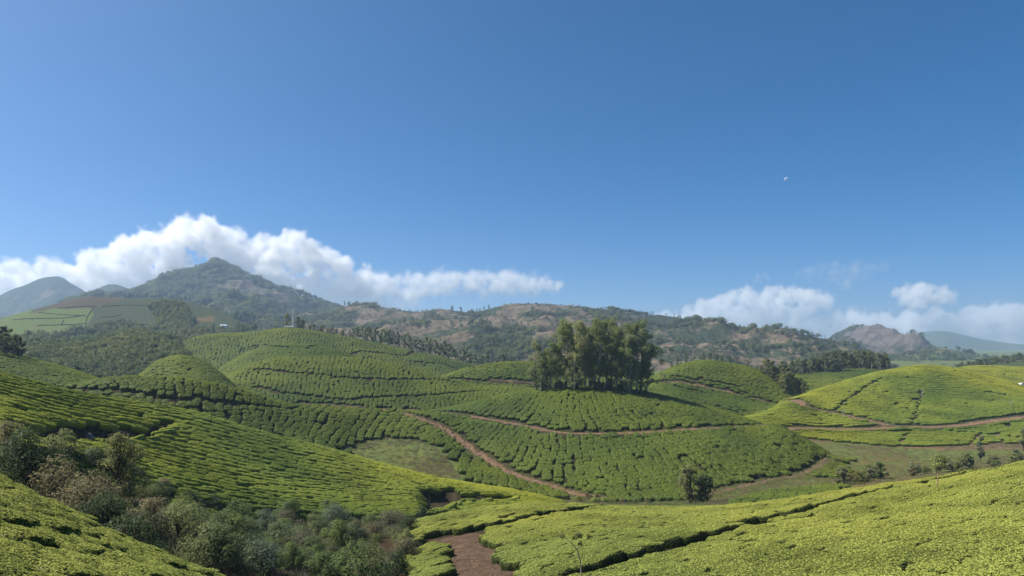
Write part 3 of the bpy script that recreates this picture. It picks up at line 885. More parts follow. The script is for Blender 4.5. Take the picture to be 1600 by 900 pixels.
def rows_fan(apex, box, d, step, nz=0.5):
    """rows running up and down the slope, spreading from a centre"""
    ax, ay = apex
    x0, x1, y0, y1 = box
    out = []
    c = np.array([[x0, y0], [x1, y0], [x0, y1], [x1, y1]])
    r_ = np.hypot(c[:, 0] - ax, c[:, 1] - ay)
    inside = x0 <= ax <= x1 and y0 <= ay <= y1
    rmin, rmax = (4.0 if inside else max(4.0, min(r_.min(), abs(y0 - ay), abs(y1 - ay)) * 0.7)), r_.max()
    lo = rmin
    while lo < rmax:
        hi = min(lo * 1.6, rmax)
        n = int(2 * math.pi * (lo + hi) / 2 / d)
        dth = 2 * math.pi / n
        rr = np.arange(lo, hi, step)
        R, K = np.meshgrid(rr, np.arange(n), indexing='ij')
        R = R + (np.sin(K * 12.9898) * 43758.5) % 1 * step
        th = K * dth
        X, Y = ax + R * np.cos(th), ay + R * np.sin(th)
        m = (X > x0) & (X < x1) & (Y > y0) & (Y < y1)
        X, Y, th, R = X[m], Y[m], th[m], R[m]
        out.append(np.stack([X, Y, np.cos(th), np.sin(th), np.full(X.shape, step), R * dth], 1))
        lo = hi
    return np.concatenate(out)

def rows_dir(ang, box, d, step):
    x0, x1, y0, y1 = box
    c, s = math.cos(ang), math.sin(ang)
    cx, cy = (x0 + x1) / 2, (y0 + y1) / 2
    Rr = math.hypot(x1 - x0, y1 - y0) / 2
    a = np.arange(-Rr, Rr, step); b = np.arange(-Rr, Rr, d)
    A, B = np.meshgrid(a, b, indexing='ij')
    A = A + (np.sin(np.round(B / d) * 12.9898) * 43758.5) % 1 * step
    X, Y = cx + A * c - B * s, cy + A * s + B * c
    m = (X > x0) & (X < x1) & (Y > y0) & (Y < y1)
    X, Y = X[m], Y[m]
    return np.stack([X, Y, np.full(X.shape, c), np.full(X.shape, s), np.full(X.shape, step), np.full(X.shape, d)], 1)

def rows_loft(g0, g1, u0, u1, d, step, ext=0.06):
    """rows following the hill: evenly spread between a foot line and a crest line"""
    uu = np.arange(u0, u1, 1.0)
    Y0, Y1 = g0.at(uu)[0], g1.at(uu)[0]
    n = int(np.percentile(Y1 - Y0, 60) / d)
    out = []
    for k in range(-1, n + 2):
        t_ = (k + 0.5) / n
        Y = Y0 + (Y1 - Y0) * t_
        X = (uu - U0) / F * Y
        s = np.concatenate([[0], np.cumsum(np.hypot(np.diff(X), np.diff(Y)))])
        q = np.arange(random.random() * step, s[-1], step)
        if len(q) < 2: continue
        x, y = np.interp(q, s, X), np.interp(q, s, Y)
        tx, ty = np.gradient(x), np.gradient(y)
        l = np.hypot(tx, ty)
        w = np.interp(q, s, (Y1 - Y0) / n) * np.abs(tx / l)
        out.append(np.stack([x, y, tx / l, ty / l, np.full(x.shape, step), np.clip(w, 0.5 * d, 1.5 * d)], 1))
    return np.concatenate(out)

NOBUSH = [DITCH, CUT, BARE] + GRASS
def clear_of_lines(X, Y, names=None, extra=1.1):
    ok = np.ones(X.shape, bool)
    for n, (L, w) in lines.items():
        m = (X > L[:, 0].min() - w - 2) & (X < L[:, 0].max() + w + 2) & (Y > L[:, 1].min() - w - 2) & (Y < L[:, 1].max() + w + 2) & ok
        ii = np.where(m)[0]
        if len(ii) == 0: continue
        D, _ = dist_to(L, X[ii], Y[ii])
        e = (extra if Y[ii].mean() > 60 else 0.5) if n in ROADS else (0.75 if Y[ii].mean() < 100 else 0.55)
        ok[ii[D < w * 0.5 + e]] = False
    return ok

BUSH = []      # records: dict(P, rot, scl, zone)
def plant(zone, R, layers, h, poly=None, hid=25, wav=0.35, wl=9.0, fill=0.99, keep=0.985, jit=0.10, mean=(2.4, 2.4, 1.0), tilt=0.92, notpoly=None, along=1.28, cross=1.0, umin=-150, umax=1750):
    X, Y, tx, ty, sx, sy = R.T
    X = X + wav * sy * fbm(X / wl, Y / wl, 91, 3) * 2 + rng.normal(0, jit, len(X)) * sx
    Y = Y + wav * sy * fbm(X / wl + 40, Y / wl, 92, 3) * 2 + rng.normal(0, jit, len(X)) * sy * 0.5
    u = U0 + F * X / Y
    m = (u > umin) & (u < umax)
    m &= np.isin(layer_at(X, Y), [LID[l] for l in layers])
    m &= hidden_px(X, Y, h) < hid
    v = VH - F * height(X, Y) / Y
    if poly is not None: m &= inpoly(poly, u, v)
    for p in NOBUSH + (notpoly or []): m &= ~inpoly(p, u, v)
    m &= rng.uniform(0, 1, len(X)) < keep
    X, Y, tx, ty, sx, sy = (q[m] for q in (X, Y, tx, ty, sx, sy))
    m = clear_of_lines(X, Y)
    X, Y, tx, ty, sx, sy = (q[m] for q in (X, Y, tx, ty, sx, sy))
    gx, gy = slope(X, Y)
    nz = np.stack([-gx * tilt, -gy * tilt, np.ones_like(gx)], 1); nz /= np.linalg.norm(nz, axis=1)[:, None]
    a = rng.normal(0, 0.10, len(X))
    ex = np.stack([tx * np.cos(a) - ty * np.sin(a), tx * np.sin(a) + ty * np.cos(a), np.zeros_like(tx)], 1)
    ex -= nz * (ex * nz).sum(1)[:, None]; ex /= np.linalg.norm(ex, axis=1)[:, None]
    ey = np.cross(nz, ex)
    P = np.stack([X, Y, height(X, Y) - 0.06], 1)
    n = len(X)
    scl = np.stack([sx * fill * along * rng.uniform(0.85, 1.12, n) / mean[0], sy * fill * cross * rng.uniform(0.92, 1.06, n) / mean[1], h * rng.uniform(0.92, 1.08, n) / mean[2]], 1)
    BUSH.append(dict(zone=zone, P=P, rot=rot_from_axes(ex, ey, nz), scl=scl))
    return n

def gl(name, k): return LAYERS[name][0][k]
cnt = {}
cnt['nl'] = plant('near_left', rows_dir(math.radians(-6), (-42, -4, 9, 30), 1.25, 1.3), ['near_left'], 0.75, fill=1.16, jit=0.12, mean=(1.55, 1.5, 0.8), keep=0.996, umin=-260)
cnt['nr1'] = plant('near_right_close', rows_dir(math.radians(33), (-8, 75, 14, 44), 1.5, 1.5), ['near_right'], 0.75, fill=1.12, mean=(2.0, 1.8, 0.85), keep=0.99)
cnt['nr2'] = plant('near_right_far', rows_dir(math.radians(24), (-30, 95, 44, 100), 1.5, 1.7), ['near_right'], 0.8, fill=1.08, mean=(2.0, 1.8, 0.85), poly=[(628, 880), (640, 850), (655, 825), (690, 800), (720, 780), (1800, 600), (1800, 1000), (640, 1000)])
cnt['lh'] = plant('left_hill', rows_loft(gl('left_hill', 0), gl('left_hill', 2), -60, 905, 1.85, 2.2), ['left_hill'], 0.85, wav=0.42, wl=11, mean=(2.5, 2.0, 0.95), fill=0.98, along=1.55, jit=0.07)
cnt['lhs'] = plant('left_hill', rows_dir(0.3, (-20, 20, 90, 130), 2.2, 2.3), ['left_hill', 'valley', 'gully', 'near_right'], 0.9, poly=[(676, 803), (735, 789), (830, 786), (885, 793), (840, 799), (720, 806)], mean=(2.5, 2.0, 0.95))
cnt['bs'] = plant('bowl_slope', rows_fan((-45, 95), (-140, 40, 140, 222), 2.3, 1.8), ['bowl_slope', 'middle_hill'], 0.92, mean=(2.4, 2.4, 1.0), notpoly=[[(640, 652), (690, 671), (740, 708), (790, 740), (870, 766), (1300, 900), (1300, 500), (640, 500)]])
cnt['bl'] = plant('bowl_slope', rows_fan((-10, 240), (-40, 20, 135, 215), 2.6, 1.9), ['valley', 'bowl_slope', 'clump_hill', 'left_hill'], 1.0, poly=[(640, 652), (690, 669), (740, 707), (790, 740), (850, 762), (905, 776), (870, 783), (800, 768), (728, 754), (720, 735), (696, 705), (665, 690), (640, 683)], mean=(2.4, 2.4, 1.0))
CHK = dict(mean=(2.4, 2.4, 1.0))
cnt['ch'] = plant('clump_hill', rows_fan((25, 268), (-45, 112, 146, 262), 2.25, 1.9), ['clump_hill', 'bowl_slope', 'valley'], 0.92, poly=[(600, 636), (640, 652), (690, 671), (740, 708), (790, 740), (850, 761), (930, 786), (1090, 782), (1330, 760), (1330, 640), (1000, 560), (700, 560)], notpoly=[[(1130, 670), (1330, 670), (1330, 800), (1080, 800)]], **CHK)
cnt['ct'] = plant('clump_hill', rows_fan((18, 250), (40, 125, 146, 240), 2.1, 2.5, ), ['clump_hill'], 1.0, poly=[(1130, 670), (1330, 670), (1330, 800), (1080, 800)], **CHK)
cnt['mh'] = plant('middle_hill', rows_fan((-20, 0), (-170, 30, 212, 330), 2.0, 2.0), ['middle_hill'], 0.9, **CHK)
cnt['sh'] = plant('saddle_hill', rows_dir(0.25, (-80, 110, 280, 372), 1.9, 2.2), ['saddle_hill'], 1.0, **CHK)
cnt['kn'] = plant('knoll', rows_dir(0.1, (-190, -60, 310, 400), 2.0, 2.3), ['knoll'], 1.0, **CHK)
cnt['mt'] = plant('mast_hill', rows_fan((-40, 0), (-300, 25, 365, 515), 2.3, 2.4), ['mast_hill'], 0.95, hid=14, **CHK)
cnt['st'] = plant('striped_hill', rows_dir(-0.35, (-170, -95, 205, 275), 2.5, 2.0), ['striped_hill'], 1.0, wav=0.15, **CHK)
cnt['lk'] = plant('left_knoll', rows_dir(-0.15, (-200, -85, 135, 215), 1.8, 2.0), ['left_knoll'], 0.9, umin=-60, **CHK)
RHK = dict(mean=(2.4, 2.4, 1.0), wav=0.18, wl=14, cross=0.84, along=1.35)
cnt['r0'] = plant('right_hill', rows_loft(gl('right_hill', 0), gl('right_hill', 1), 1130, 1720, 1.75, 2.4), ['right_hill', 'valley'], 0.85, poly=[(1130, 664), (1750, 640), (1750, 692), (1560, 693), (1500, 697), (1430, 699), (1380, 697), (1300, 690), (1250, 684), (1190, 682)], **RHK)
cnt['r1'] = plant('right_hill', rows_loft(gl('right_hill', 1), gl('right_hill', 3), 1150, 1720, 2.0, 2.6), ['right_hill'], 0.85, poly=[(1130, 400), (1750, 400), (1750, 645), (1600, 653), (1540, 660), (1450, 668), (1400, 670), (1300, 671), (1200, 665), (1130, 672)], **RHK)
cnt['rb'] = plant('right_back', rows_dir(0.05, (250, 440, 370, 475), 2.6, 2.6), ['right_back_hill'], 0.9, hid=15, **RHK)
cnt['rd'] = plant('road_hill', rows_dir(-0.45, (55, 160, 265, 350), 1.9, 2.2), ['road_hill'], 0.95, **CHK)
cnt['wr'] = plant('wood_rise', rows_dir(0.0, (130, 310, 345, 480), 2.7, 2.6), ['wood_rise'], 0.95, hid=14, **CHK)
cnt['vp'] = plant('valley_plot', rows_dir(1.1, (30, 110, 100, 175), 2.2, 1.8), ['valley', 'near_right'], 0.85, poly=[(1140, 788), (1185, 773), (1270, 762), (1330, 761), (1300, 772), (1230, 785), (1150, 800)], **CHK)
cnt['vt'] = plant('valley_plot', rows_dir(0.3, (60, 110, 150, 215), 2.0, 2.2), ['valley', 'clump_hill'], 0.8, poly=[(1276, 740), (1296, 720), (1318, 726), (1332, 742), (1300, 748), (1270, 746)], **CHK)
print('tea bushes', cnt)

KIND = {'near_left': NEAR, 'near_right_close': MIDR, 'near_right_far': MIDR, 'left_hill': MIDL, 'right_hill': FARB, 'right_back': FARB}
TEA_GROUPS = {
 'near_left': ('dense tea canopy on the steep lime green slope in the lower left corner', 'near_left'),
 'near_right': ('lime green tea bushes covering the broad near field at lower right', 'near_right_close near_right_far'),
 'left_hill': ('tea bushes in wavy contour rows on the long hill above the shrub gully', 'left_hill'),
 'bowl': ('tea bushes in upright rows on the slope around the small grassy bowl', 'bowl_slope'),
 'clump': ('tea bushes on the rounded central hill below the eucalyptus clump', 'clump_hill'),
 'middle': ('tea bushes in terraced blocks on the hills left of the eucalyptus clump', 'middle_hill saddle_hill knoll striped_hill'),
 'mast': ('tea bushes on the far hill below the white mast', 'mast_hill'),
 'left_knoll': ('tea bushes on the small knoll below the shaded trees at the left edge', 'left_knoll'),
 'right': ('tea bushes in fine contour rows on the broad right hill above the earth road', 'right_hill right_back'),
 'road_hill': ('tea bushes on the domed hill behind and right of the eucalyptus clump', 'road_hill wood_rise'),
 'valley_plot': ('small tea plots beside the grassy valley floor', 'valley_plot'),
}
# the 300 bushes that show largest stand as things of their own
cand = []
for b in BUSH:
    if b['zone'] in ('near_left', 'near_right_close', 'near_right_far'):
        X, Y = b['P'][:, 0], b['P'][:, 1]
        u = U0 + F * X / Y; v = VH - F * (b['P'][:, 2] + 0.7) / Y
        ok = (u > -30) & (u < 1630) & (v < 910) & (hidden_px(X, Y, 0.75) < 0)
        size = b['scl'][:, 0] * (1.55 if b['zone'] == 'near_left' else 2.0) / Y
        cand += [(s, id(b), i) for i, s in enumerate(np.where(ok, size, 0)) if s > 0]
cand.sort(reverse=True)
single = {}
for s, bid, i in cand[:300]:
    single.setdefault(bid, []).append(i)
for b in BUSH:
    sel = single.get(id(b), [])
    pr = KIND[b['zone']] if b['zone'] in KIND else FAR
    for i in sel:
        p = pr[i % len(pr)]
        o = bpy.data.objects.new('tea_bush', p.data)
        COL.objects.link(o)
        o.location = b['P'][i]; o.rotation_euler = b['rot'][i]; o.scale = b['scl'][i]
        if b['zone'] == 'near_left':
            tag(o, 'lime green clipped tea bush on the steep slope in the lower left corner', 'tea bush', 'nearest tea bushes of the lower left slope')
        else:
            tag(o, 'lime green clipped tea bush in the nearest rows of the lower right field', 'tea bush', 'nearest tea bushes of the lower right field')
    keepm = np.ones(len(b['P']), bool); keepm[sel] = False
    for k in ('P', 'rot', 'scl'): b[k] = b[k][keepm]
for key, (lab, zones) in TEA_GROUPS.items():
    bs_ = [b for b in BUSH if b['zone'] in zones.split()]
    pr = KIND.get(bs_[0]['zone'], FAR)
    P = np.concatenate([b['P'] for b in bs_]); 
    scatter('tea_bushes', P, np.concatenate([b['rot'] for b in bs_]), np.concatenate([b['scl'] for b in bs_]), rng.integers(0, len(pr), len(P)), pr, lab, 'tea bushes')
# ------------------------------------------------------------------ clouds: real banks of vapour beyond the mountains
def cloud_mat(name, dens, aniso=0.35):
    m = bpy.data.materials.new(name); m.use_nodes = True
    n = m.node_tree; n.nodes.clear()
    o = n.nodes.new('ShaderNodeOutputMaterial'); v = n.nodes.new('ShaderNodeVolumePrincipled')
    v.inputs['Color'].default_value = (1, 1, 1, 1)
    v.inputs['Density'].default_value = dens
    v.inputs['Anisotropy'].default_value = aniso
    n.links.new(v.outputs[0], o.inputs['Volume'])
    return m
def cloud(label, poly, Y, R, voxel, depth, dens, seed, npts, soft=0.6, amp=1.0, nscale=2.0, zflat=None, group='clouds over the mountains'):
    r = np.random.default_rng(seed)
    poly = np.array(poly, float)
    lo, hi = poly.min(0), poly.max(0)
    pts = []
    while len(pts) < npts:
        u, v = r.uniform(lo[0], hi[0]), r.uniform(lo[1], hi[1])
        if inpoly(poly, np.array([u]), np.array([v]))[0]:
            y = Y + r.uniform(-0.5, 0.5) * depth
            pts.append(((u - U0) / F * Y, y, (VH - v) / F * Y))
    pts = np.array(pts)
    cen = pts.mean(0)
    me = bpy.data.meshes.new('cloud')
    P = (pts - cen).astype(np.float32)
    me.vertices.add(len(P)); me.vertices.foreach_set('co', P.ravel())
    puffs = bpy.data.objects.new('cloud_puffs', me)            # the puff centres the vapour gathers round; never linked
    o = bpy.data.objects.new('cloud', bpy.data.volumes.new('cloud'))
    o.location = cen
    COL.objects.link(o)
    ng = bpy.data.node_groups.new('cloud', 'GeometryNodeTree')
    ng.interface.new_socket('Geometry', in_out='INPUT', socket_type='NodeSocketGeometry')
    ng.interface.new_socket('Geometry', in_out='OUTPUT', socket_type='NodeSocketGeometry')
    N = ng.nodes.new; L = ng.links.new
    gi, go = N('NodeGroupInput'), N('NodeGroupOutput')
    pos = N('GeometryNodeInputPosition')
    pr = N('GeometryNodeProximity'); pr.target_element = 'POINTS'
    oi = N('GeometryNodeObjectInfo'); oi.inputs['Object'].default_value = puffs
    L(oi.outputs['Geometry'], pr.inputs['Geometry'])
    def M(op, a, b=0.0, clamp=False):
        nd = N('ShaderNodeMath'); nd.operation = op; nd.use_clamp = clamp
        for i, x in enumerate((a, b)):
            if isinstance(x, bpy.types.NodeSocket): L(x, nd.inputs[i])
            else: nd.inputs[i].default_value = x
        return nd.outputs[0]
    off = N('ShaderNodeVectorMath'); off.operation = 'ADD'; off.inputs[1].default_value = (seed * 911.0, seed * 377.0, seed * 53.0)
    L(pos.outputs[0], off.inputs[0])
    def noise(sc, det, rough):
        nd = N('ShaderNodeTexNoise'); nd.inputs['Scale'].default_value = sc
        nd.inputs['Detail'].default_value = det; nd.inputs['Roughness'].default_value = rough
        L(off.outputs[0], nd.inputs['Vector'])
        return nd.outputs[0]
    n1 = noise(nscale / R / 2.2, 8, 0.6)
    dist = M('DIVIDE', pr.outputs['Distance'], R)
    a = M('SUBTRACT', 1.0, dist)
    n0 = noise(0.45 * nscale / R / 2.2, 3, 0.5)
    a = M('ADD', a, M('MULTIPLY', M('SUBTRACT', n1, 0.50), amp * 3.2))
    a = M('ADD', a, M('MULTIPLY', M('SUBTRACT', n0, 0.46), amp * 2.4))
    a = M('DIVIDE', a, soft, True)
    a = M('MULTIPLY', M('MULTIPLY', a, a), 1.0)
    vc = N('GeometryNodeVolumeCube')
    L(a, vc.inputs['Density'])
    mn, mx = P.min(0) - R * 1.9, P.max(0) + R * 1.9
    vc.inputs['Min'].default_value = mn; vc.inputs['Max'].default_value = mx
    for ax, k in zip('XYZ', (mx - mn) / voxel):
        vc.inputs['Resolution ' + ax].default_value = int(np.clip(k, 8, 400))
    sm = N('GeometryNodeSetMaterial')
    cm = cloud_mat('cloud_vapour', dens)
    o.data.materials.append(cm)
    sm.inputs['Material'].default_value = cm
    L(vc.outputs[0], sm.inputs['Geometry']); L(sm.outputs[0], go.inputs[0])
    md = o.modifiers.new('vapour', 'NODES'); md.node_group = ng
    return tag(o, label, 'cloud', group)
cloud('long white cumulus bank rising behind the pointed peak at left',
      [(-160, 430), (-60, 424), (0, 424), (60, 418), (110, 410), (170, 396), (225, 374), (250, 356), (300, 350), (345, 356), (390, 366), (450, 370), (490, 388), (530, 408), (565, 424), (600, 440), (585, 478), (430, 478), (360, 455), (330, 440), (240, 466), (160, 475), (80, 470), (0, 485), (-160, 490)],
      8600, 125, 18, 560, 0.013, 3, 460)
cloud('thin grey cloud veil stretched low over the long brown ridge',
      [(545, 436), (600, 434), (680, 433), (760, 430), (830, 432), (875, 446), (800, 456), (700, 452), (660, 462), (640, 478), (540, 482)],
      8600, 105, 19, 300, 0.011, 5, 380, soft=1.1)
cloud('flat topped white cumulus above the right end of the brown ridge',
      [(1010, 496), (1080, 480), (1140, 464), (1180, 456), (1240, 456), (1296, 460), (1304, 472), (1260, 490), (1240, 510), (1150, 515), (1040, 510)],
      8600, 90, 17, 420, 0.011, 8, 220)
cloud('small round cumulus puff floating above the far blue mountain',
      [(1406, 456), (1430, 446), (1466, 452), (1482, 474), (1440, 480), (1412, 468)],
      8600, 80, 14, 300, 0.012, 13, 56)
cloud('low white cumulus bank behind the far mountains at right',
      [(1240, 518), (1290, 500), (1340, 492), (1390, 493), (1450, 490), (1490, 498), (1520, 486), (1560, 482), (1600, 484), (1720, 495), (1720, 548), (1240, 545)],
      8600, 105, 18, 460, 0.012, 21, 400)
cloud('small detached white puff above the left cloud bank',
      [(182, 384), (196, 372), (212, 370), (210, 382), (190, 390)],
      8600, 55, 12, 160, 0.010, 34, 16)
cloud('thin wispy high cloud above the flat topped cumulus at right',
      [(1235, 428), (1290, 412), (1350, 408), (1410, 414), (1370, 424), (1330, 436), (1335, 452), (1310, 448), (1280, 436)],
      8900, 80, 22, 200, 0.0022, 55, 90, soft=1.2, nscale=1.3)
cloud('faint grey shred of cloud left of the thin wispy cloud',
      [(1170, 436), (1195, 426), (1205, 434), (1185, 442)],
      8900, 55, 16, 120, 0.0022, 89, 14, soft=1.0)
# ------------------------------------------------------------------ trees and shrubs
def tube(path, radii, n=7):
    path = np.asarray(path, float); k = len(path)
    T = np.gradient(path, axis=0); T /= np.linalg.norm(T, axis=1)[:, None] + 1e-9
    ref = np.array([0.31, 0.95, 0.05])
    A = np.cross(T, ref); A /= np.linalg.norm(A, axis=1)[:, None] + 1e-9
    B = np.cross(T, A)
    th = np.linspace(0, 2 * math.pi, n, endpoint=False)
    V = path[:, None, :] + np.asarray(radii)[:, None, None] * (np.cos(th)[None, :, None] * A[:, None, :] + np.sin(th)[None, :, None] * B[:, None, :])
    I = np.arange(k * n).reshape(k, n); J = np.roll(I, -1, axis=1)
    f = np.stack([I[:-1], J[:-1], J[1:], I[1:]], -1).reshape(-1, 4)
    return V.reshape(-1, 3), f

def leaf_blobs(blobs, n, size, r, shell=0.55, up=0.25, jitter=0.9, aspect=0.5):
    """leaves through the outer part of many clumps, so that gaps stay between clumps"""
    b = np.array(blobs, float)              # x y z rx rz
    w = b[:, 3] ** 2; w /= w.sum()
    k = r.choice(len(b), n, p=w)
    d = r.normal(0, 1, (n, 3)); d /= np.linalg.norm(d, axis=1)[:, None]
    rad = (shell + (1.06 - shell) * r.uniform(0, 1, n) ** 0.8)[:, None]
    P = b[k, :3] + d * rad * np.stack([b[k, 3], b[k, 3], b[k, 4]], 1)
    P += r.normal(0, 0.10, (n, 3)) * b[k, 3][:, None]
    lv, lf = leaf_quads(P, d, size, r, up=up, jitter=jitter, aspect=aspect)
    c = (b[:, :3] * w[:, None]).sum(0)
    o = P - c; o /= np.linalg.norm(o, axis=1)[:, None] + 1e-9
    return lv, lf, np.repeat(d * 0.6 + o * 0.45 + (-0.05, 0, 0.6), 4, axis=0)

def gum_tree(seed, H, nleaf, leaf, low=0.22, wid=0.17, nbr=16, lean=0.04):
    """tall slender eucalyptus: pale bole, steep limbs, foliage in clumps up the stem"""
    r = np.random.default_rng(seed)
    k = 9
    t_ = np.linspace(0, 1, k)
    bend = np.cumsum(r.normal(0, lean * H / k, (k, 2)), axis=0); bend[0] = 0
    stem = np.column_stack([bend, t_ * H * 0.93])
    rad = 0.022 * H * (1 - t_) ** 0.8 * 0.62 + 0.03
    parts = [tube(stem, rad, 8)]
    blobs = []
    for q in range(nbr):
        h = low + (0.97 - low) * (q + r.uniform(0, .8)) / nbr
        a = r.uniform(0, 2 * math.pi)
        p0 = np.array([np.interp(h, t_, stem[:, 0]), np.interp(h, t_, stem[:, 1]), h * H * 0.93])
        ln = H * wid * (1.15 - 0.75 * max(h - 0.45, 0) / 0.55) * r.uniform(0.55, 1.15) * (0.75 if h < 0.4 else 1)
        el = r.uniform(0.35, 1.0)
        dv = np.array([math.cos(a) * math.cos(el), math.sin(a) * math.cos(el), math.sin(el)])
        p1 = p0 + dv * ln * 0.55 + r.normal(0, 0.03 * ln, 3); p2 = p0 + dv * ln + np.array([0, 0, 0.12 * ln])
        parts.append(tube([p0, p1, p2], [0.010 * H * (1.1 - h) + 0.02, 0.006 * H * (1.1 - h) + 0.015, 0.012], 5))
        for s in (0.55, 1.0):
            c = p0 + (p2 - p0) * s + r.normal(0, 0.10 * ln, 3)
            br = H * 0.050 * r.uniform(0.6, 1.35)
            blobs.append((*c, br, br * r.uniform(0.7, 1.15)))
    blobs.append((*stem[-1], H * 0.05, H * 0.06))
    tv, tf, off = [], [], 0
    for v, f in parts:
        tv.append(v); tf.append(f + off); off += len(v)
    trunk = new_mesh('trunk', np.concatenate(tv), np.concatenate(tf))
    lv, lf, ln_ = leaf_blobs(blobs, nleaf, leaf, r, shell=0.45, up=0.1)
    crown = set_nrm(new_mesh('crown', lv, lf, False), ln_)
    return trunk, crown

def round_tree(seed, H, Wd, nleaf, leaf, low=0.2, nb=26, shell=0.5):
    r = np.random.default_rng(seed)
    k = 6; t_ = np.linspace(0, 1, k)
    stem = np.column_stack([np.cumsum(r.normal(0, 0.03 * H, (k, 2)), axis=0) * (t_[:, None] > 0), t_ * H * 0.75])
    parts = [tube(stem, 0.035 * H * (1 - t_ * 0.85) * 0.7 + 0.01, 7)]
    blobs = []
    for q in range(nb):
        a, rr = r.uniform(0, 2 * math.pi), math.sqrt(r.uniform(0, 1))
        h = r.uniform(low, 1.0)
        env = math.sin(math.pi * min(1, (h - low + 0.12) / (1.12 - low)) ** 0.8) ** 0.6
        c = np.array([math.cos(a) * rr * Wd * 0.42 * env, math.sin(a) * rr * Wd * 0.42 * env, h * H * 0.92])
        br = Wd * 0.14 * r.uniform(0.6, 1.35)
        blobs.append((*c, br, br * r.uniform(0.65, 1.0)))
        p0 = np.array([np.interp(h * 0.6, t_, stem[:, 0]), np.interp(h * 0.6, t_, stem[:, 1]), h * H * 0.45])
        parts.append(tube([p0, (p0 + c) / 2 + (0, 0, 0.04 * H), c], [0.012 * H, 0.008 * H, 0.004 * H], 4))
    tv, tf, off = [], [], 0
    for v, f in parts:
        tv.append(v); tf.append(f + off); off += len(v)
    lv, lf, ln_ = leaf_blobs(blobs, nleaf, leaf, r, shell=shell, up=0.3)
    return new_mesh('stem', np.concatenate(tv), np.concatenate(tf)), set_nrm(new_mesh('foliage', lv, lf, False), ln_)

bark_pale = plain('eucalyptus_bark', (0.30, 0.26, 0.21), 0.9, 0.1, 0.35, 0.8)
bark_dark = plain('shrub_bark', (0.10, 0.075, 0.055), 0.9, 0.1, 0.3, 2.0)
gum_leaf = leaf_mat('eucalyptus_leaf', (0.095, 0.13, 0.045), (0.285, 0.33, 0.105), transl=0.45, patch=0.2, soft=0.45)
gum_pale = leaf_mat('eucalyptus_leaf_grey', (0.125, 0.15, 0.068), (0.32, 0.345, 0.145), transl=0.45, patch=0.2, soft=0.45)
wood_leaf = leaf_mat('woodland_leaf', (0.07, 0.09, 0.036), (0.189, 0.217, 0.078), transl=0.45, patch=0.02)
forest_leaf = leaf_mat('forest_leaf', (0.066, 0.084, 0.034), (0.175, 0.20, 0.074), transl=0.45, patch=0.006)
dark_leaf = leaf_mat('glossy_dark_leaf', (0.028, 0.046, 0.018), (0.10, 0.135, 0.050), transl=0.45, patch=0.6, rough=0.5)
olive_leaf = leaf_mat('olive_scrub_leaf', (0.10, 0.125, 0.042), (0.28, 0.30, 0.105), transl=0.45, patch=0.5)
pink_leaf = leaf_mat('dry_russet_leaf', (0.11, 0.10, 0.042), (0.28, 0.235, 0.12), transl=0.45, patch=0.5)
grey_leaf = leaf_mat('silver_leaf', (0.09, 0.11, 0.055), (0.25, 0.28, 0.15), transl=0.45, patch=0.5)
green_leaf = leaf_mat('bright_shrub_leaf', (0.094, 0.128, 0.035), (0.304, 0.341, 0.087), transl=0.45, patch=0.5)
feather_leaf = leaf_mat('young_tree_leaf', (0.10, 0.115, 0.038), (0.27, 0.265, 0.09), transl=0.45, patch=0.5)

GUM = [gum_tree(200 + k, 24, 4600, 0.27, low=0.09 + 0.06 * (k % 3), wid=0.22 + 0.06 * (k % 2), nbr=22) for k in range(6)]
GUMS = [gum_tree(230 + k, 14, 900, 0.42, low=0.18, wid=0.20, nbr=13) for k in range(5)]
TREES = [round_tree(250 + k, 12, 8.5, 700, 0.50, low=0.18) for k in range(4)]

def put_tree(pair, mats, loc, rz, s, label, group, name='eucalyptus_tree', cat='tree', parts=('trunk', 'crown')):
    root = empty(name, loc, rz, s)
    for me, m, pn in zip(pair, mats, parts):
        link(pn, me, [m], root) if len(me.materials) == 0 else None
        if len(me.materials) and not any(c.name.split('.')[0] == pn for c in root.children):
            o = bpy.data.objects.new(pn, me); COL.objects.link(o); o.parent = root
            o.material_slots[0].link = 'OBJECT'; o.material_slots[0].material = m
    return tag(root, label, cat, group)

# the eucalyptus clump on the central hill
clump = [(838, 236, .80), (852, 238, .72), (862, 233, .88), (875, 240, .92), (886, 234, 1.0), (893, 243, .95), (904, 232, 1.02), (914, 240, 1.08), (921, 235, 1.02), (930, 245, 1.04), (938, 231, 1.05), (947, 239, .98),
         (955, 245, 1.0), (963, 233, 1.02), (971, 240, 1.05), (979, 231, 1.04), (987, 238, 1.02), (994, 233, 1.0), (1002, 240, .92), (1009, 234, .78), (845, 231, .6), (898, 229, .7), (985, 228, .75)]
for k, (u, Y, s) in enumerate(clump):
    lab = 'tall eucalyptus in the dense clump crowning the central tea hill'
    if k == 0: lab = 'leaning eucalyptus at the left end of the clump on the central hill'
    if k == 19: lab = 'short dark eucalyptus at the right end of the clump, leaning right'
    p = put_tree(GUM[k % 6], (bark_pale, gum_leaf if k % 3 else gum_pale), ground(u, Y, -0.2), k * 2.1, s * (1.02 + 0.13 * math.sin(k * 5.3)), lab, 'eucalyptus clump on the central hill')
    if k == 0: p.rotation_euler = (0, -0.10, 1.0)
    if k == 19: p.rotation_euler = (0, 0.16, 0.4)

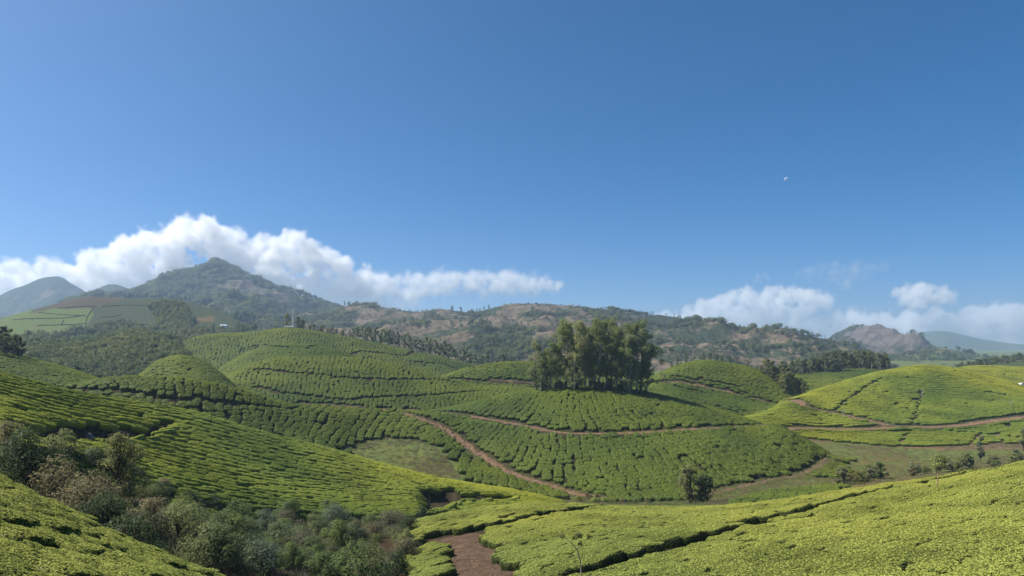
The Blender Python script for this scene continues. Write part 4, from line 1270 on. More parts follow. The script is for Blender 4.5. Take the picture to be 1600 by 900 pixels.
def belt(n, u0, u1, Yf, h0, h1, label, group, seed, kinds, mats, name='eucalyptus_tree', jy=10):
    r = np.random.default_rng(seed)
    for k in range(n):
        u = u0 + (u1 - u0) * (k + r.uniform(0.1, 0.9)) / n
        Y = Yf(u) + r.uniform(-0.5, 0.5) * jy
        h = r.uniform(h0, h1)
        pr = kinds[int(r.integers(len(kinds)))]
        H0 = 14.0 if pr in GUMS else 12.0
        put_tree(pr, (bark_pale, mats[int(r.integers(len(mats)))]), ground(u, Y, -0.2), r.uniform(0, 6), h / H0, label, group, name)
crestY = lambda nm, k=-1, d=0: (lambda u: float(gl(nm, k).at(np.array([u]))[0][0]) + d)
belt(64, 545, 835, crestY('mast_hill', -1, 6), 8, 15, 'eucalyptus in the belt of trees trailing down the ridge left of the clump', 'tree belt on the mast hill ridge', 1, GUMS, [wood_leaf, gum_leaf], jy=26)
belt(52, 1288, 1388, crestY('wood_rise', -1, -6), 11, 15.5, 'tree of the dense dark wood on the rise above the right hill', 'dark wood on the rise', 2, GUMS + TREES, [wood_leaf], 'woodland_tree', jy=40)
belt(26, 1222, 1292, crestY('wood_rise', -1, -4), 8, 13, 'tree of the thinner wood left of the dark wood on the rise', 'thin wood on the rise', 3, GUMS + TREES, [wood_leaf], 'woodland_tree', jy=26)
belt(24, 1196, 1258, crestY('road_hill', -1, -8), 6, 11, 'tree in the dark grove on the right flank of the domed road hill', 'grove beside the road hill', 4, GUMS + TREES, [wood_leaf], 'woodland_tree', jy=26)
belt(9, -20, 33, crestY('left_knoll', -1, -3), 7.0, 9.8, 'shaded tree of the dark group on the knoll at the left edge', 'dark trees at the left edge', 5, GUMS + TREES, [wood_leaf], 'woodland_tree', jy=14)
belt(40, 1495, 1640, crestY('right_wood_ridge', -1, -4), 5, 9, 'small tree on the wooded crest at the far right', 'trees along the far right crest', 6, TREES + GUMS[:2], [wood_leaf], 'woodland_tree', jy=30)
belt(22, 1045, 1215, crestY('road_hill', -1, 5), 2.5, 6, 'small tree along the crest of the domed road hill', 'low trees on the road hill crest', 7, GUMS, [wood_leaf], 'woodland_tree', jy=8)
belt(34, 170, 405, crestY('plantation_hill', -1, 2), 3.5, 7.5, 'tiny tree on the skyline of the far plantation hill', 'trees on the plantation hill skyline', 8, GUMS + TREES[:1], [wood_leaf], 'woodland_tree', jy=14)
belt(12, 480, 545, crestY('mast_hill', -1, 3), 3, 7, 'low tree on the slope just right of the mast', 'low trees right of the mast', 9, TREES, [wood_leaf, pink_leaf], 'woodland_tree', jy=8)
for k, (u, Y, h, lab) in enumerate([(449, 490, 12.5, 'tall tree directly left of the white mast'), (466, 488, 10.5, 'broad tree directly right of the white mast'), (473, 487, 9, 'lower tree two places right of the white mast'), (430, 490, 4.5, 'small bushy tree some way left of the mast')]):
    put_tree(TREES[k], (bark_pale, wood_leaf), ground(u, Y, -0.2), k, (h / 12 * 0.75, h / 12 * 0.75, h / 12), lab, 'trees round the mast', 'woodland_tree')

# trees that break the skyline of the brown ridge
r_ = np.random.default_rng(77)
R = MT['ridge']
def ridge_tree(u, h, label, group):
    Y = float(R['Y'][int(np.argmin(VH - F * R['Z'][int(np.argmin(np.abs(R['u'] - u)))] / R['Y']))]) - 3
    X = (u - U0) / F * Y
    z = float(mz(R, np.array([X]), np.array([Y]))[0])
    put_tree(GUMS[int(r_.integers(5))], (bark_pale, wood_leaf), (X, Y, z - 1), r_.uniform(0, 6), h / 14, label, group, 'skyline_tree')
for u in np.concatenate([r_.uniform(536, 562, 9), r_.uniform(696, 765, 12)]):
    ridge_tree(u, r_.uniform(7, 14), 'lone tree standing against the sky on the left half of the brown ridge', 'skyline trees on the left half of the ridge')
for u in np.concatenate([r_.uniform(930, 1215, 30), r_.uniform(1205, 1290, 12)]):
    ridge_tree(u, r_.uniform(4, 10), 'lone tree standing against the sky on the right half of the brown ridge', 'skyline trees on the right half of the ridge')

# woods that read as one mass
LOWC = []
for k in range(4):
    r = np.random.default_rng(300 + k)
    bl = [(*(r.normal(0, 0.22, 2)), 0.35 + 0.5 * r.uniform(), 0.22 * r.uniform(.7, 1.3), 0.2) for _ in range(9)] + [(0, 0, 0.6, 0.34, 0.4)]
    lv, lf, ln_ = leaf_blobs(bl, 190, 0.085, r, shell=0.6)
    LOWC.append(proto('forest_crown', set_nrm(new_mesh('forest_crown', lv, lf, False), ln_), [forest_leaf]))
def wood(label, P, size, seed, sz=1.25):
    r = np.random.default_rng(seed)
    n = len(P)
    s = size * r.uniform(0.65, 1.35, n)
    scatter('wood', P, np.column_stack([r.normal(0, .08, n), r.normal(0, .08, n), r.uniform(0, 6.3, n)]), np.column_stack([s, s, s * sz]), r.integers(0, 4, n), LOWC, label, 'wood')
def fill_layer(nm, n, poly, box, seed):
    r = np.random.default_rng(seed)
    X, Y = r.uniform(box[0], box[1], n), r.uniform(box[2], box[3], n)
    u, v = U0 + F * X / Y, VH - F * height(X, Y) / Y
    m = np.isin(layer_at(X, Y), [LID[q] for q in nm]) & inpoly(poly, u, v) & (hidden_px(X, Y, 5) < 10)
    return np.stack([X, Y, height(X, Y) - 0.4], 1)[m]
wood('dense mixed wood covering the low hill at left behind the tea knoll',
     fill_layer(['wood_hill', 'valley', 'plantation_hill'], 14000, [(-60, 515), (30, 512), (120, 528), (330, 520), (330, 625), (-60, 625)], (-420, -120, 300, 560), 41), 6.0, 42)
wood('dark wood running down the face of the plantation hill',
     fill_layer(['plantation_hill'], 9000, [(232, 482), (255, 474), (285, 476), (305, 500), (296, 522), (262, 532), (238, 520), (250, 502)], (-480, -300, 560, 900), 43), 5.0, 44)
wood('straggling trees at the foot of the plantation hill fields',
     fill_layer(['plantation_hill'], 1500, [(60, 528), (130, 520), (190, 506), (240, 520), (400, 515), (400, 560), (0, 560), (0, 530)], (-480, -200, 540, 800), 45), 6.5, 46)
def forest(m, n, label, size, seed, thr, umin, umax, fscale):
    r = np.random.default_rng(seed)
    i = r.uniform(0, len(m['u']) - 1.01, n).astype(int); j = r.uniform(0, len(m['Y']) - 1.01, n).astype(int)
    a, b = r.uniform(0, 1, (2, n))
    u = m['u'][i] + a * (m['u'][1] - m['u'][0]); Y = m['Y'][j] + b * (m['Y'][1] - m['Y'][0])
    X = (u - U0) / F * Y
    z = mz(m, X, Y)
    k = fbm(X / fscale, Y / fscale, seed, 4) > thr
    V_ = VH - F * m['Z'] / m['Y'][None, :]
    Hh = np.minimum.accumulate(V_, axis=1)
    k &= (VH - F * z / Y) < Hh[i, np.maximum(j - 1, 0)] + 3
    k &= (u > umin) & (u < umax) & (VH - F * (z + size) / Y < samp(GH, X * 700 / Y, np.full(n, 700.0)) + 4)
    wood(label, np.stack([X, Y, z - 0.1 * size], 1)[k], size, seed + 1, 1.0)
forest(MT['peak'], 26000, 'forest cloaking the pointed mountain at left', 15, 51, -0.22, 60, 640, 260)
forest(MT['ridge'], 26000, 'scattered woodland on the flanks of the brown ridge', 7.5, 53, 0.13, 380, 1400, 85)
forest(MT['ridge'], 4500, 'low scrub dotted over the bare brown ridge', 4.0, 61, -2.0, 380, 1400, 150)
forest(MT['rocky'], 7000, 'sparse scrub woodland on the rocky peak at right', 11, 55, 0.12, 1200, 1600, 170)
forest(MT['green'], 5000, 'patchy woodland on the green slopes at far right', 10, 57, 0.05, 1350, 1700, 120)

# ------------------------------------------------------------------ shrubs of the gully
SHR = [round_tree(400 + k, 3.2, 4.0, 3200, 0.092, low=0.02, nb=30, shell=0.55) for k in range(6)]
DOME = [round_tree(420 + k, 3.0, 4.4, 4200, 0.075, low=0.0, nb=44, shell=0.7) for k in range(4)]
def shrub(u, Y, w, h, leaf, label, group, k=0, pool=None, dz=-0.15):
    pool = pool or SHR
    put_tree(pool[k % len(pool)], (bark_dark, leaf), ground(u, Y, dz), k * 1.7, (w / 4.0, w / 4.0, h / 3.5), label, group, 'shrub', 'shrub', ('stem', 'foliage'))
GG = 'large shrubs of the gully'
shrub(42, 40, 4.4, 4.3, dark_leaf, 'dark glossy green shrub behind the lower left tea slope, leftmost', GG, 0, DOME)
shrub(8, 42, 3.6, 3.6, pink_leaf, 'dry russet shrub cut by the left edge of the photo', GG, 1)
shrub(92, 38.5, 3.4, 3.4, pink_leaf, 'small russet shrub between two dark green shrubs on the left', GG, 3)
shrub(135, 37, 5.2, 3.9, pink_leaf, 'broad domed russet shrub at left', GG, 2, DOME)
shrub(128, 34.5, 3.4, 2.4, dark_leaf, 'low dark shrub in front of the broad russet dome', GG, 4)
shrub(172, 36, 3.6, 3.6, dark_leaf, 'dark shrub behind the lowest tea of the left slope', GG, 7)
shrub(205, 34, 4.2, 3.9, dark_leaf, 'biggest dark glossy shrub above the end of the left tea slope', GG, 5, DOME)
shrub(232, 42, 4.0, 2.8, pink_leaf, 'russet shrub just right of the biggest dark shrub', GG, 1)
shrub(285, 44, 5.2, 3.4, olive_leaf, 'wide olive shrub in the middle of the gully', GG, 1, DOME)
shrub(330, 40, 4.6, 3.2, olive_leaf, 'olive shrub over the end of the left tea slope', GG, 2)
shrub(355, 50, 4.2, 3.0, green_leaf, 'fresh green shrub behind the olive shrubs', GG, 5)
shrub(372, 62, 3.6, 3.0, green_leaf, 'green shrub below the lowest tea row of the long hill', GG, 3)
shrub(395, 45, 4.6, 2.4, grey_leaf, 'pale grey green shrub low in the gully', GG, 4, DOME)
shrub(430, 56, 4.2, 2.6, olive_leaf, 'olive shrub left of the yellowish one', GG, 0)
shrub(470, 55, 4.0, 2.6, pink_leaf, 'russet brown shrub in the right part of the gully', GG, 2, DOME)
shrub(523, 78, 4.4, 3.3, grey_leaf, 'round silver green shrub against the rows of the long hill', GG, 0, DOME)
shrub(528, 62, 3.8, 3.0, green_leaf, 'rounded green shrub below the silver one', GG, 2)
shrub(560, 49, 6.0, 3.6, green_leaf, 'largest bright green shrub at the bottom of the gully', GG, 3)
shrub(618, 52, 3.0, 2.8, dark_leaf, 'dark green shrub beside the narrow earth path', GG, 4)
shrub(500, 48, 3.4, 2.2, green_leaf, 'low green shrub left of the largest bright one', GG, 1)
shrub(612, 84, 5.6, 2.6, pink_leaf, 'pale dry thicket at the tip of the near right field', GG, 1, DOME)
shrub(585, 70, 3.8, 2.2, pink_leaf, 'dry russet shrub behind the largest bright green one', GG, 3, DOME)
shrub(660, 96, 2.6, 2.2, dark_leaf, 'dark shrub in the cut at the foot of the long hill', GG, 2)
r_ = np.random.default_rng(88)
kinds = [(olive_leaf, 'olive'), (pink_leaf, 'russet'), (grey_leaf, 'grey green'), (green_leaf, 'bright green'), (dark_leaf, 'dark green')]
gully = [(60, 705), (110, 712), (180, 735), (250, 765), (330, 785), (430, 798), (560, 806), (650, 806), (650, 850), (625, 893), (480, 893), (360, 893), (300, 850), (200, 790), (60, 720)]
n_s = 0
while n_s < 95:
    u, v = r_.uniform(0, 660), r_.uniform(690, 898)
    if not inpoly(gully, np.array([u]), np.array([v]))[0]: continue
    p = spot(u, v, 32)
    leaf, nm = kinds[int(r_.choice(5, p=[.34, .10, .10, .28, .18]))]
    w = r_.uniform(1.5, 3.4)
    put_tree((SHR + DOME)[int(r_.integers(10))], (bark_dark, leaf), p - np.array([0, 0, .12]), r_.uniform(0, 6), (w / 4, w / 4, w / 4 * r_.uniform(.7, 1.1)), f'{nm} leaved small shrub among the scrub filling the gully', f'small {nm} shrubs of the gully scrub', 'shrub', 'shrub', ('stem', 'foliage'))
    n_s += 1
# single trees and the scrub along the right valley
put_tree(round_tree(501, 5.6, 3.9, 4200, 0.085, low=0.12, nb=34, shell=0.3), (bark_dark, feather_leaf), ground(186, 50, -0.2), 0, 1.05, 'young feathery yellowish tree standing before the boulder ditch at left', None, 'young_tree', 'tree')
put_tree(TREES[1], (bark_dark, feather_leaf), ground(1076, 138, -0.3), 0, (0.82, 0.82, 0.74), 'rounded tree with dark right side just beyond the near right field', None, 'rounded_tree', 'tree')
put_tree(TREES[2], (bark_dark, dark_leaf), ground(1100, 140, -0.3), 1, (0.7, 0.7, 0.55), 'dark low tree touching the rounded tree beyond the near right field', None, 'rounded_tree', 'tree')
put_tree(TREES[0], (bark_dark, grey_leaf), ground(1316, 160, -0.3), 1, (0.58, 0.58, 0.42), 'round grey green bush alone on the valley grass', None, 'rounded_bush', 'shrub', ('stem', 'foliage'))
put_tree(GUMS[1], (bark_dark, grey_leaf), ground(1532, 200, -0.3), 1, (0.62, 0.62, 0.62), 'slender grey green tree at the right edge of the valley grass', None, 'slender_tree', 'tree')
put_tree(TREES[3], (bark_dark, green_leaf), ground(1468, 178, -0.3), 2, (0.62, 0.62, 0.5), 'round bright green tree behind the wooden post', None, 'rounded_tree', 'tree')
put_tree(GUMS[2], (bark_dark, gum_pale), ground(1599, 225, -0.3), 2, (0.7, 0.7, 0.62), 'grey tree cut by the right edge above the scrub', None, 'slender_tree', 'tree')
for k in range(46):
    f = r_.uniform(0, 1)
    u = 1330 + 290 * f
    Y = r_.uniform(158, 176) + 40 * f * r_.uniform(0.4, 1.1)
    leaf, nm = kinds[int(r_.choice(5, p=[.36, .2, .14, .2, .10]))]
    s = r_.uniform(1.6, 4.6) / 8.5
    put_tree(TREES[k % 4], (bark_dark, leaf), ground(u, Y, -0.2), k, (s, s, s * r_.uniform(.5, .8)), f'{nm} shrub in the scrub fringe between valley grass and near field', f'{nm} shrubs of the valley fringe', 'shrub', 'shrub', ('stem', 'foliage'))
for k in range(30):
    u = r_.uniform(838, 1014)
    put_tree(TREES[k % 4], (bark_dark, wood_leaf), ground(u, r_.uniform(229, 240), -0.2), k, (0.3, 0.3, r_.uniform(.2, .42)), 'dark undergrowth shrub at the foot of the eucalyptus clump', 'undergrowth of the eucalyptus clump', 'shrub', 'shrub', ('stem', 'foliage'))
for k in range(18):
    u = r_.uniform(880, 1090)
    p = ground(u, r_.uniform(140, 152), -0.2)
    leaf, nm = kinds[int(r_.choice(5, p=[.4, .25, .1, .15, .10]))]
    s = r_.uniform(1.0, 2.2) / 8.5
    put_tree(TREES[k % 4], (bark_dark, leaf), p, k, (s, s, s * .55), f'{nm} low shrub on the bank below the central hill', f'{nm} shrubs below the central hill', 'shrub', 'shrub', ('stem', 'foliage'))
# ------------------------------------------------------------------ small things
def box(x0, x1, y0, y1, z0, z1):
    V = np.array([[x, y, z] for x in (x0, x1) for y in (y0, y1) for z in (z0, z1)], float)
    return V, np.array([(0, 1, 3, 2), (4, 6, 7, 5), (0, 4, 5, 1), (2, 3, 7, 6), (0, 2, 6, 4), (1, 5, 7, 3)])
def join(*parts):
    V, Fs, o = [], [], 0
    for v, f in parts:
        V.append(v); Fs.append(np.asarray(f) + o); o += len(v)
    return np.concatenate(V), np.concatenate(Fs)
white_paint = plain('white_paint', (0.78, 0.78, 0.76), 0.5, 0.4, 0.06)
concrete = plain('pale_concrete', (0.52, 0.50, 0.46), 0.85, 0.2, 0.12)
wood_post = plain('weathered_wood', (0.36, 0.25, 0.15), 0.85, 0.15, 0.25, 6)
tin = plain('tin_roof', (0.42, 0.55, 0.68), 0.45, 0.5, 0.1)
steel = plain('grey_steel', (0.45, 0.46, 0.47), 0.5, 0.4, 0.1)
tyre_m = plain('rubber', (0.03, 0.03, 0.03), 0.8, 0.2, 0.1)
glass_m = plain('dark_glass', (0.03, 0.035, 0.04), 0.1, 0.6, 0.1)

def rock(loc, w, h, seed, label, mat):
    r = np.random.default_rng(seed)
    n, k = 22, 12
    th = np.linspace(0, 2 * math.pi, n, endpoint=False); ph = np.linspace(-0.5, 1, k) * math.pi / 2
    T, Pp = np.meshgrid(th, ph)
    d = np.stack([np.cos(T) * np.cos(Pp), np.sin(T) * np.cos(Pp), np.sin(Pp)], -1)
    q = 1 + 0.32 * fbm(d[..., 0] * 1.6 + seed, d[..., 1] * 1.6 + d[..., 2] * 1.3, seed, 4)
    q = np.floor(q * 9) / 9 * 0.5 + q * 0.5
    V = (d * q[..., None] * np.array([w / 2, w / 2.4, h])).reshape(-1, 3)
    I = np.arange(n * k).reshape(k, n); J = np.roll(I, -1, axis=1)
    f = np.stack([I[:-1], J[:-1], J[1:], I[1:]], -1).reshape(-1, 4)
    return tag(link('boulder', new_mesh('boulder', V, f), [mat], loc=loc), label, 'boulder')
rock_m = plain('weathered_rock', (0.17, 0.15, 0.14), 0.9, 0.15, 0.4, 2.5)
p = spot(97, 684, 40); rock(p + np.array([0, 0, 0.1]), 1.9, 1.15, 3, 'big grey boulder in the dark ditch at the foot of the long hill', rock_m)
p = spot(139, 687, 40); rock(p + np.array([0, 0, 0.1]), 1.4, 0.8, 4, 'smaller boulder right of the big one in the dark ditch', rock_m)
p = ground(2, 150); rock(p, 3.0, 2.2, 5, 'dark rounded boulder on the hill crest at the left edge', rock_m)
for k, (u, v) in enumerate([(228, 652), (78, 690), (20, 690)]):
    p = spot(u, v, 40); rock(p + np.array([0, 0, 0.5 if k == 0 else 0.1]), 0.6, 0.5, 8 + k, ['small pale stone among the tea of the long hill', 'small pale stone on the floor of the dark ditch', 'small stone at the left end of the dark ditch'][k], concrete)

def pole(u, Y, h, label, mat, arm=True, r0=0.11):
    root = empty('utility_pole' if arm else 'wooden_post', ground(u, Y, -0.2))
    V, f = tube([(0, 0, 0), (0, 0, h * 0.5), (0, 0, h)], [r0, r0 * 0.85, r0 * 0.7], 10)
    link('shaft', new_mesh('shaft', V, f), [mat], root)
    if arm:
        arm_o = link('crossarm', new_mesh('crossarm', *box(-0.8, 0.8, -0.06, 0.06, h - 0.75, h - 0.62), False), [steel], root)
        for x in (-0.7, 0, 0.7):
            V, f = tube([(x, 0, h - 0.62), (x, 0, h - 0.5), (x, 0, h - 0.42)], [0.05, 0.07, 0.03], 8)
            link('insulator', new_mesh('insulator', V, f), [white_paint], arm_o)
    else:
        V, f = tube([(0, 0, h), (0, 0, h + 0.05), (0, 0, h + 0.07)], [r0 * 0.72, r0 * 0.6, 0.005], 10)
        link('cap', new_mesh('cap', V, f), [mat], root)
    return tag(root, label, 'pole' if arm else 'post')
pole(1441, 298, 4.4, 'pale utility pole in the middle of the right hill', concrete)
pole(1318, 268, 3.0, 'short pale pole near the left end of the right hill road', concrete)
pole(1580, 276, 3.0, 'pale pole at the right side of the right hill', concrete)
pole(1465, 56.5, 2.1, 'slim brown wooden post rising from the dark gap in the near right field', wood_post, False, 0.055)

# the mast with its hut
root = empty('radio_mast', ground(457.5, 488, -0.3))
h = 14.5
for a in range(3):
    an = a * 2.0944
    V, f = tube([(0.55 * math.cos(an), 0.55 * math.sin(an), 0), (0.42 * math.cos(an), 0.42 * math.sin(an), h * .6), (0.3 * math.cos(an), 0.3 * math.sin(an), h)], [0.14, 0.12, 0.1], 6)
    link('mast_leg', new_mesh('mast_leg', V, f), [white_paint], root)
br = []
for q in range(14):
    z0, z1 = q * h / 14, (q + 1) * h / 14
    for a in range(3):
        a0, a1 = a * 2.0944, (a + 1) * 2.0944
        r0 = 0.55 - 0.25 * q / 14
        br.append(tube([(r0 * math.cos(a0), r0 * math.sin(a0), z0), (r0 * .75 * (math.cos(a0) + math.cos(a1)) / 2, r0 * .75 * (math.sin(a0) + math.sin(a1)) / 2, (z0 + z1) / 2), (r0 * math.cos(a1), r0 * math.sin(a1), z1)], [0.06] * 3, 4))
link('bracing', new_mesh('bracing', *join(*br)), [white_paint], root)
V, f = tube([(0.5, -0.4, h * .88), (0.5, -0.6, h * .88), (0.5, -0.75, h * .88)], [0.15, 0.55, 0.6], 12)
link('dish', new_mesh('dish', V, f), [white_paint], root)
V, f = tube([(0, 0, h), (0, 0, h + 1.2), (0, 0, h + 2.2)], [0.1, 0.08, 0.03], 6)
link('antenna', new_mesh('antenna', V, f), [white_paint], root)
tag(root, 'slim white lattice mast on the hill between two trees', 'mast')

def house(u, Y, w, d, h, label, wall_m, roof_m, rz=0.0, ph=0.35):
    root = empty('house', ground(u, Y, -0.3), rz)
    link('wall', new_mesh('wall', *box(-w/2, w/2, -d/2, d/2, 0, h), False), [wall_m], root)
    o = 0.25
    V = np.array([[-w/2-o, -d/2-o, h], [w/2+o, -d/2-o, h], [w/2+o, d/2+o, h], [-w/2-o, d/2+o, h], [-w/2-o, 0, h + d*ph], [w/2+o, 0, h + d*ph]], float)
    V2 = np.concatenate([V, V + np.array([0, 0, 0.12])])
    fq = np.array([(0, 1, 5, 4), (2, 3, 4, 5), (6, 10, 11, 7), (8, 11, 10, 9), (0, 6, 7, 1), (2, 8, 9, 3), (0, 4, 10, 6), (4, 3, 9, 10), (1, 7, 11, 5), (5, 11, 8, 2)])
    link('roof', new_mesh('roof', V2, fq, False), [roof_m], root)
    link('door', new_mesh('door', *box(-0.45, 0.45, -d/2 - 0.06, -d/2 + 0.04, 0, min(2.0, h*.8)), False), [wood_post], root)
    for x in (-w*.33, w*.33):
        link('window', new_mesh('window', *box(x - .45, x + .45, -d/2 - 0.05, -d/2 + 0.04, h*.4, h*.75), False), [glass_m], root)
    return tag(root, label, 'house')
house(452, 486.5, 6.5, 3, 1.9, 'low white hut at the foot of the white mast', white_paint, concrete, 0.05, 0.1)
house(349, 735, 6.5, 4.5, 2.6, 'small house with pale blue tin roof on the far plantation hill', white_paint, tin, 0.5)
for k, (u, Y, lab) in enumerate([(132, 640, 'white house at the wood edge, left of a neighbouring white house'), (142, 642, 'white house at the wood edge, right of a neighbouring white house')]):
    house(u, Y, 5, 3.5, 2.6, lab, white_paint, concrete if k % 2 else tin, 0.2 * k)

# a white car parked on the road at the right edge
root = empty('parked_car', ground(1596, 330, 0.15), 0.3)
prof = [(-2.1, .35), (-2.1, .85), (-1.9, .98), (-1.2, 1.02), (-0.7, 1.5), (0.9, 1.52), (1.5, 1.05), (2.0, .95), (2.1, .6), (2.1, .35)]
n = len(prof)
V = np.array([[x, y, z] for y in (-.82, .82) for x, z in prof])
f4 = np.array([(i, (i + 1) % n, n + (i + 1) % n, n + i) for i in range(n)])
bm_sides = np.array([(0, 1, 8, 9), (1, 2, 7, 8), (2, 3, 6, 7), (3, 4, 5, 6)])
link('body', new_mesh('body', V, np.concatenate([f4, bm_sides[:, ::-1], bm_sides + n]), False), [white_paint], root)
for y in (-.84, .84):
    vv = np.array([[-1.0, y, 1.06], [-0.62, y, 1.44], [0.85, y, 1.45], [1.3, y, 1.08]])
    vv = np.concatenate([vv, vv + np.array([0, 0.02 * np.sign(y), 0])])
    link('window', new_mesh('window', vv, np.array([(0, 1, 2, 3), (4, 7, 6, 5), (0, 4, 5, 1), (1, 5, 6, 2), (2, 6, 7, 3), (3, 7, 4, 0)]), False), [glass_m], root)
for x in (-1.3, 1.3):
    for y in (-.8, .8):
        V, f = tube([(x, y - .1, .33), (x, y, .33), (x, y + .1, .33)], [.31, .33, .31], 14)
        wo = link('wheel', new_mesh('wheel', V, f), [tyre_m], root)
        V, f = tube([(x, y - .115, .33), (x, y, .33), (x, y + .115, .33)], [.17, .19, .17], 12)
        link('rim', new_mesh('rim', V, f), [steel], wo)
tag(root, 'white car parked on the lane at the right edge of the photo', 'car')

# the thin bent sapling in the near field
b = ground(908, 37.2, -0.1)
root = empty('sapling', b)
trunk = [(0, 0, 0), (0.02, 0, 0.9), (-0.06, 0, 1.8), (-0.22, 0.02, 2.4), (-0.75, 0, 2.95), (-1.05, 0, 3.2)]
V1 = tube(trunk, [.055, .05, .043, .036, .022, .012], 8)
V2 = tube([(-0.22, 0.02, 2.4), (-0.1, 0, 2.9), (-0.12, 0, 3.25)], [.028, .02, .01], 6)
V3 = tube([(-0.22, 0.02, 2.4), (0.15, 0, 2.75), (0.42, 0, 3.1)], [.022, .015, .008], 6)
link('trunk', new_mesh('trunk', *join(V1, V2, V3)), [bark_pale], root)
r = np.random.default_rng(9)
lv, lf, ln_ = leaf_blobs([(-1.1, 0, 3.2, .2, .2), (-0.15, 0, 3.25, .26, .22), (-0.45, .05, 3.1, .15, .12), (0.45, 0, 3.15, .18, .18), (-0.05, 0, 2.75, .16, .12)], 420, 0.055, r, shell=0.2)
link('crown', set_nrm(new_mesh('crown', lv, lf, False), ln_), [feather_leaf], root)
tag(root, 'thin bent sapling with three leafy tufts in the near right field', 'sapling')

# the day moon
th = np.linspace(-math.pi / 2, math.pi / 2, 15)
pts = []
Ym = 20000.0
c = np.array([(1229 - U0) / F * Ym, Ym, (VH - 281) / F * Ym]); rm = 4.2 / F * Ym
ax = np.array([-0.75, 0, 0.66]); ay = np.array([0.66, 0, 0.75])
ko = 13
V = []
for i in range(ko):
    lon = math.radians(-90 + 180 * i / (ko - 1))          # the sunlit half that faces us
    for t_ in th:
        lx = math.cos(t_) * math.sin(lon)
        d = math.cos(t_) * math.cos(lon)
        V.append(c + rm * (max(lx, -0.12) * ax + math.sin(t_) * ay + np.array([0, -1, 0]) * d))
I = np.arange(ko * 15).reshape(ko, 15)
fm = np.stack([I[:-1, :-1], I[:-1, 1:], I[1:, 1:], I[1:, :-1]], -1).reshape(-1, 4)[56:]
t = NT('moon_dust')
g = t.n('ShaderNodeBsdfDiffuse', {0: (0.8, 0.8, 0.82, 1)})
tr = t.n('ShaderNodeBsdfTransparent')
mx = t.n('ShaderNodeMixShader', {0: 0.3, 1: tr.outputs[0], 2: g.outputs[0]})
t.t.links.new(mx.outputs[0], t.out.inputs['Surface'])
tag(link('moon', new_mesh('moon', np.array(V), fm), [t.m]), 'tiny pale half moon high in the blue sky', 'moon')

# hedges that divide the far fields
hedge_m = plain('hedge_leaves', (0.028, 0.036, 0.018), 0.9, 0.1, 0.3, 0.5)
HED = [([(60, 489), (100, 492), (135, 494)], 'upper hedge across the lime green far fields'), ([(20, 500), (60, 498), (100, 497), (133, 493)], 'second hedge across the lime green far fields'),
       ([(58, 509), (95, 508), (135, 506)], 'lower hedge across the lime green far fields'), ([(146, 481), (136, 496), (134, 508), (125, 524)], 'hedge running downhill along the right side of the lime green fields'),
       ([(99, 500), (95, 509)], 'short hedge between two lower lime green fields'), ([(90, 482), (120, 480), (150, 479)], 'dark hedge under the heathy hilltop'),
       ([(160, 479), (195, 477), (240, 478)], 'dark hedge along the upper far terraces'), ([(158, 496), (178, 495), (190, 492)], 'short hedge in the middle of the far hill'),
       ([(155, 508), (200, 506), (235, 508)], 'lower hedge across the grey green far fields')]
for pts, lab in HED:
    P = np.array([spot(u, v, 540)[:2] for u, v in pts])
    L = dense(P, 2.0)
    T = np.gradient(L, axis=0); T /= np.linalg.norm(T, axis=1)[:, None] + 1e-9
    N = np.stack([-T[:, 1], T[:, 0]], 1)
    rows = []
    for s, hh in ((-0.3, -0.3), (-0.35, 0.5), (-0.12, 0.75), (0.12, 0.75), (0.35, 0.5), (0.3, -0.3)):
        q = L + N * (s * (1 + 0.35 * fbm(L[:, 0] * .4, L[:, 1] * .4 + s, 4, 3)))[:, None]
        rows.append(np.column_stack([q, height(q[:, 0], q[:, 1]) + hh * (1 + 0.4 * fbm(L[:, 0] * .3, L[:, 1] * .3, 6, 3))]))
    VV = np.stack(rows, 1); n = len(L)
    I = np.arange(n * 6).reshape(n, 6)
    fq = np.stack([I[:-1, :-1], I[:-1, 1:], I[1:, 1:], I[1:, :-1]], -1).reshape(-1, 4)
    tag(link('hedge', new_mesh('hedge', VV.reshape(-1, 3), fq), [hedge_m]), lab, 'hedge', 'hedges of the far fields')
# ------------------------------------------------------------------ grass and weeds: nobody could count them
grass_g = leaf_mat('grass_blade', (0.085, 0.11, 0.030), (0.22, 0.25, 0.07), transl=0.3, patch=0.1)
grass_d = leaf_mat('dry_grass_blade', (0.14, 0.115, 0.058), (0.30, 0.24, 0.135), transl=0.3, patch=0.1)
def tuft(seed, n, h, spread, m):
    r = np.random.default_rng(seed)
    a = r.uniform(0, 2 * math.pi, n); d = spread * np.sqrt(r.uniform(0, 1, n))
    b = np.stack([np.cos(a) * d, np.sin(a) * d, np.zeros(n)], 1)
    ln = r.normal(0, 0.35, (n, 2)); hh = h * r.uniform(0.5, 1.2, n)
    tip = b + np.column_stack([ln * hh[:, None], hh])
    w = np.stack([-np.sin(a * 3), np.cos(a * 3), np.zeros(n)], 1) * h * 0.06
    q = np.stack([b - w, b + w, tip], 1).reshape(-1, 3)
    me = new_mesh('tuft', q, np.arange(3 * n).reshape(n, 3), False)
    set_nrm(me, np.zeros((3 * n, 3)) + (0, -0.1, 1))
    return proto('tuft', me, [m])
TUFT = [tuft(k, 60, 0.5, 0.8, grass_g if k < 3 else grass_d) for k in range(5)]
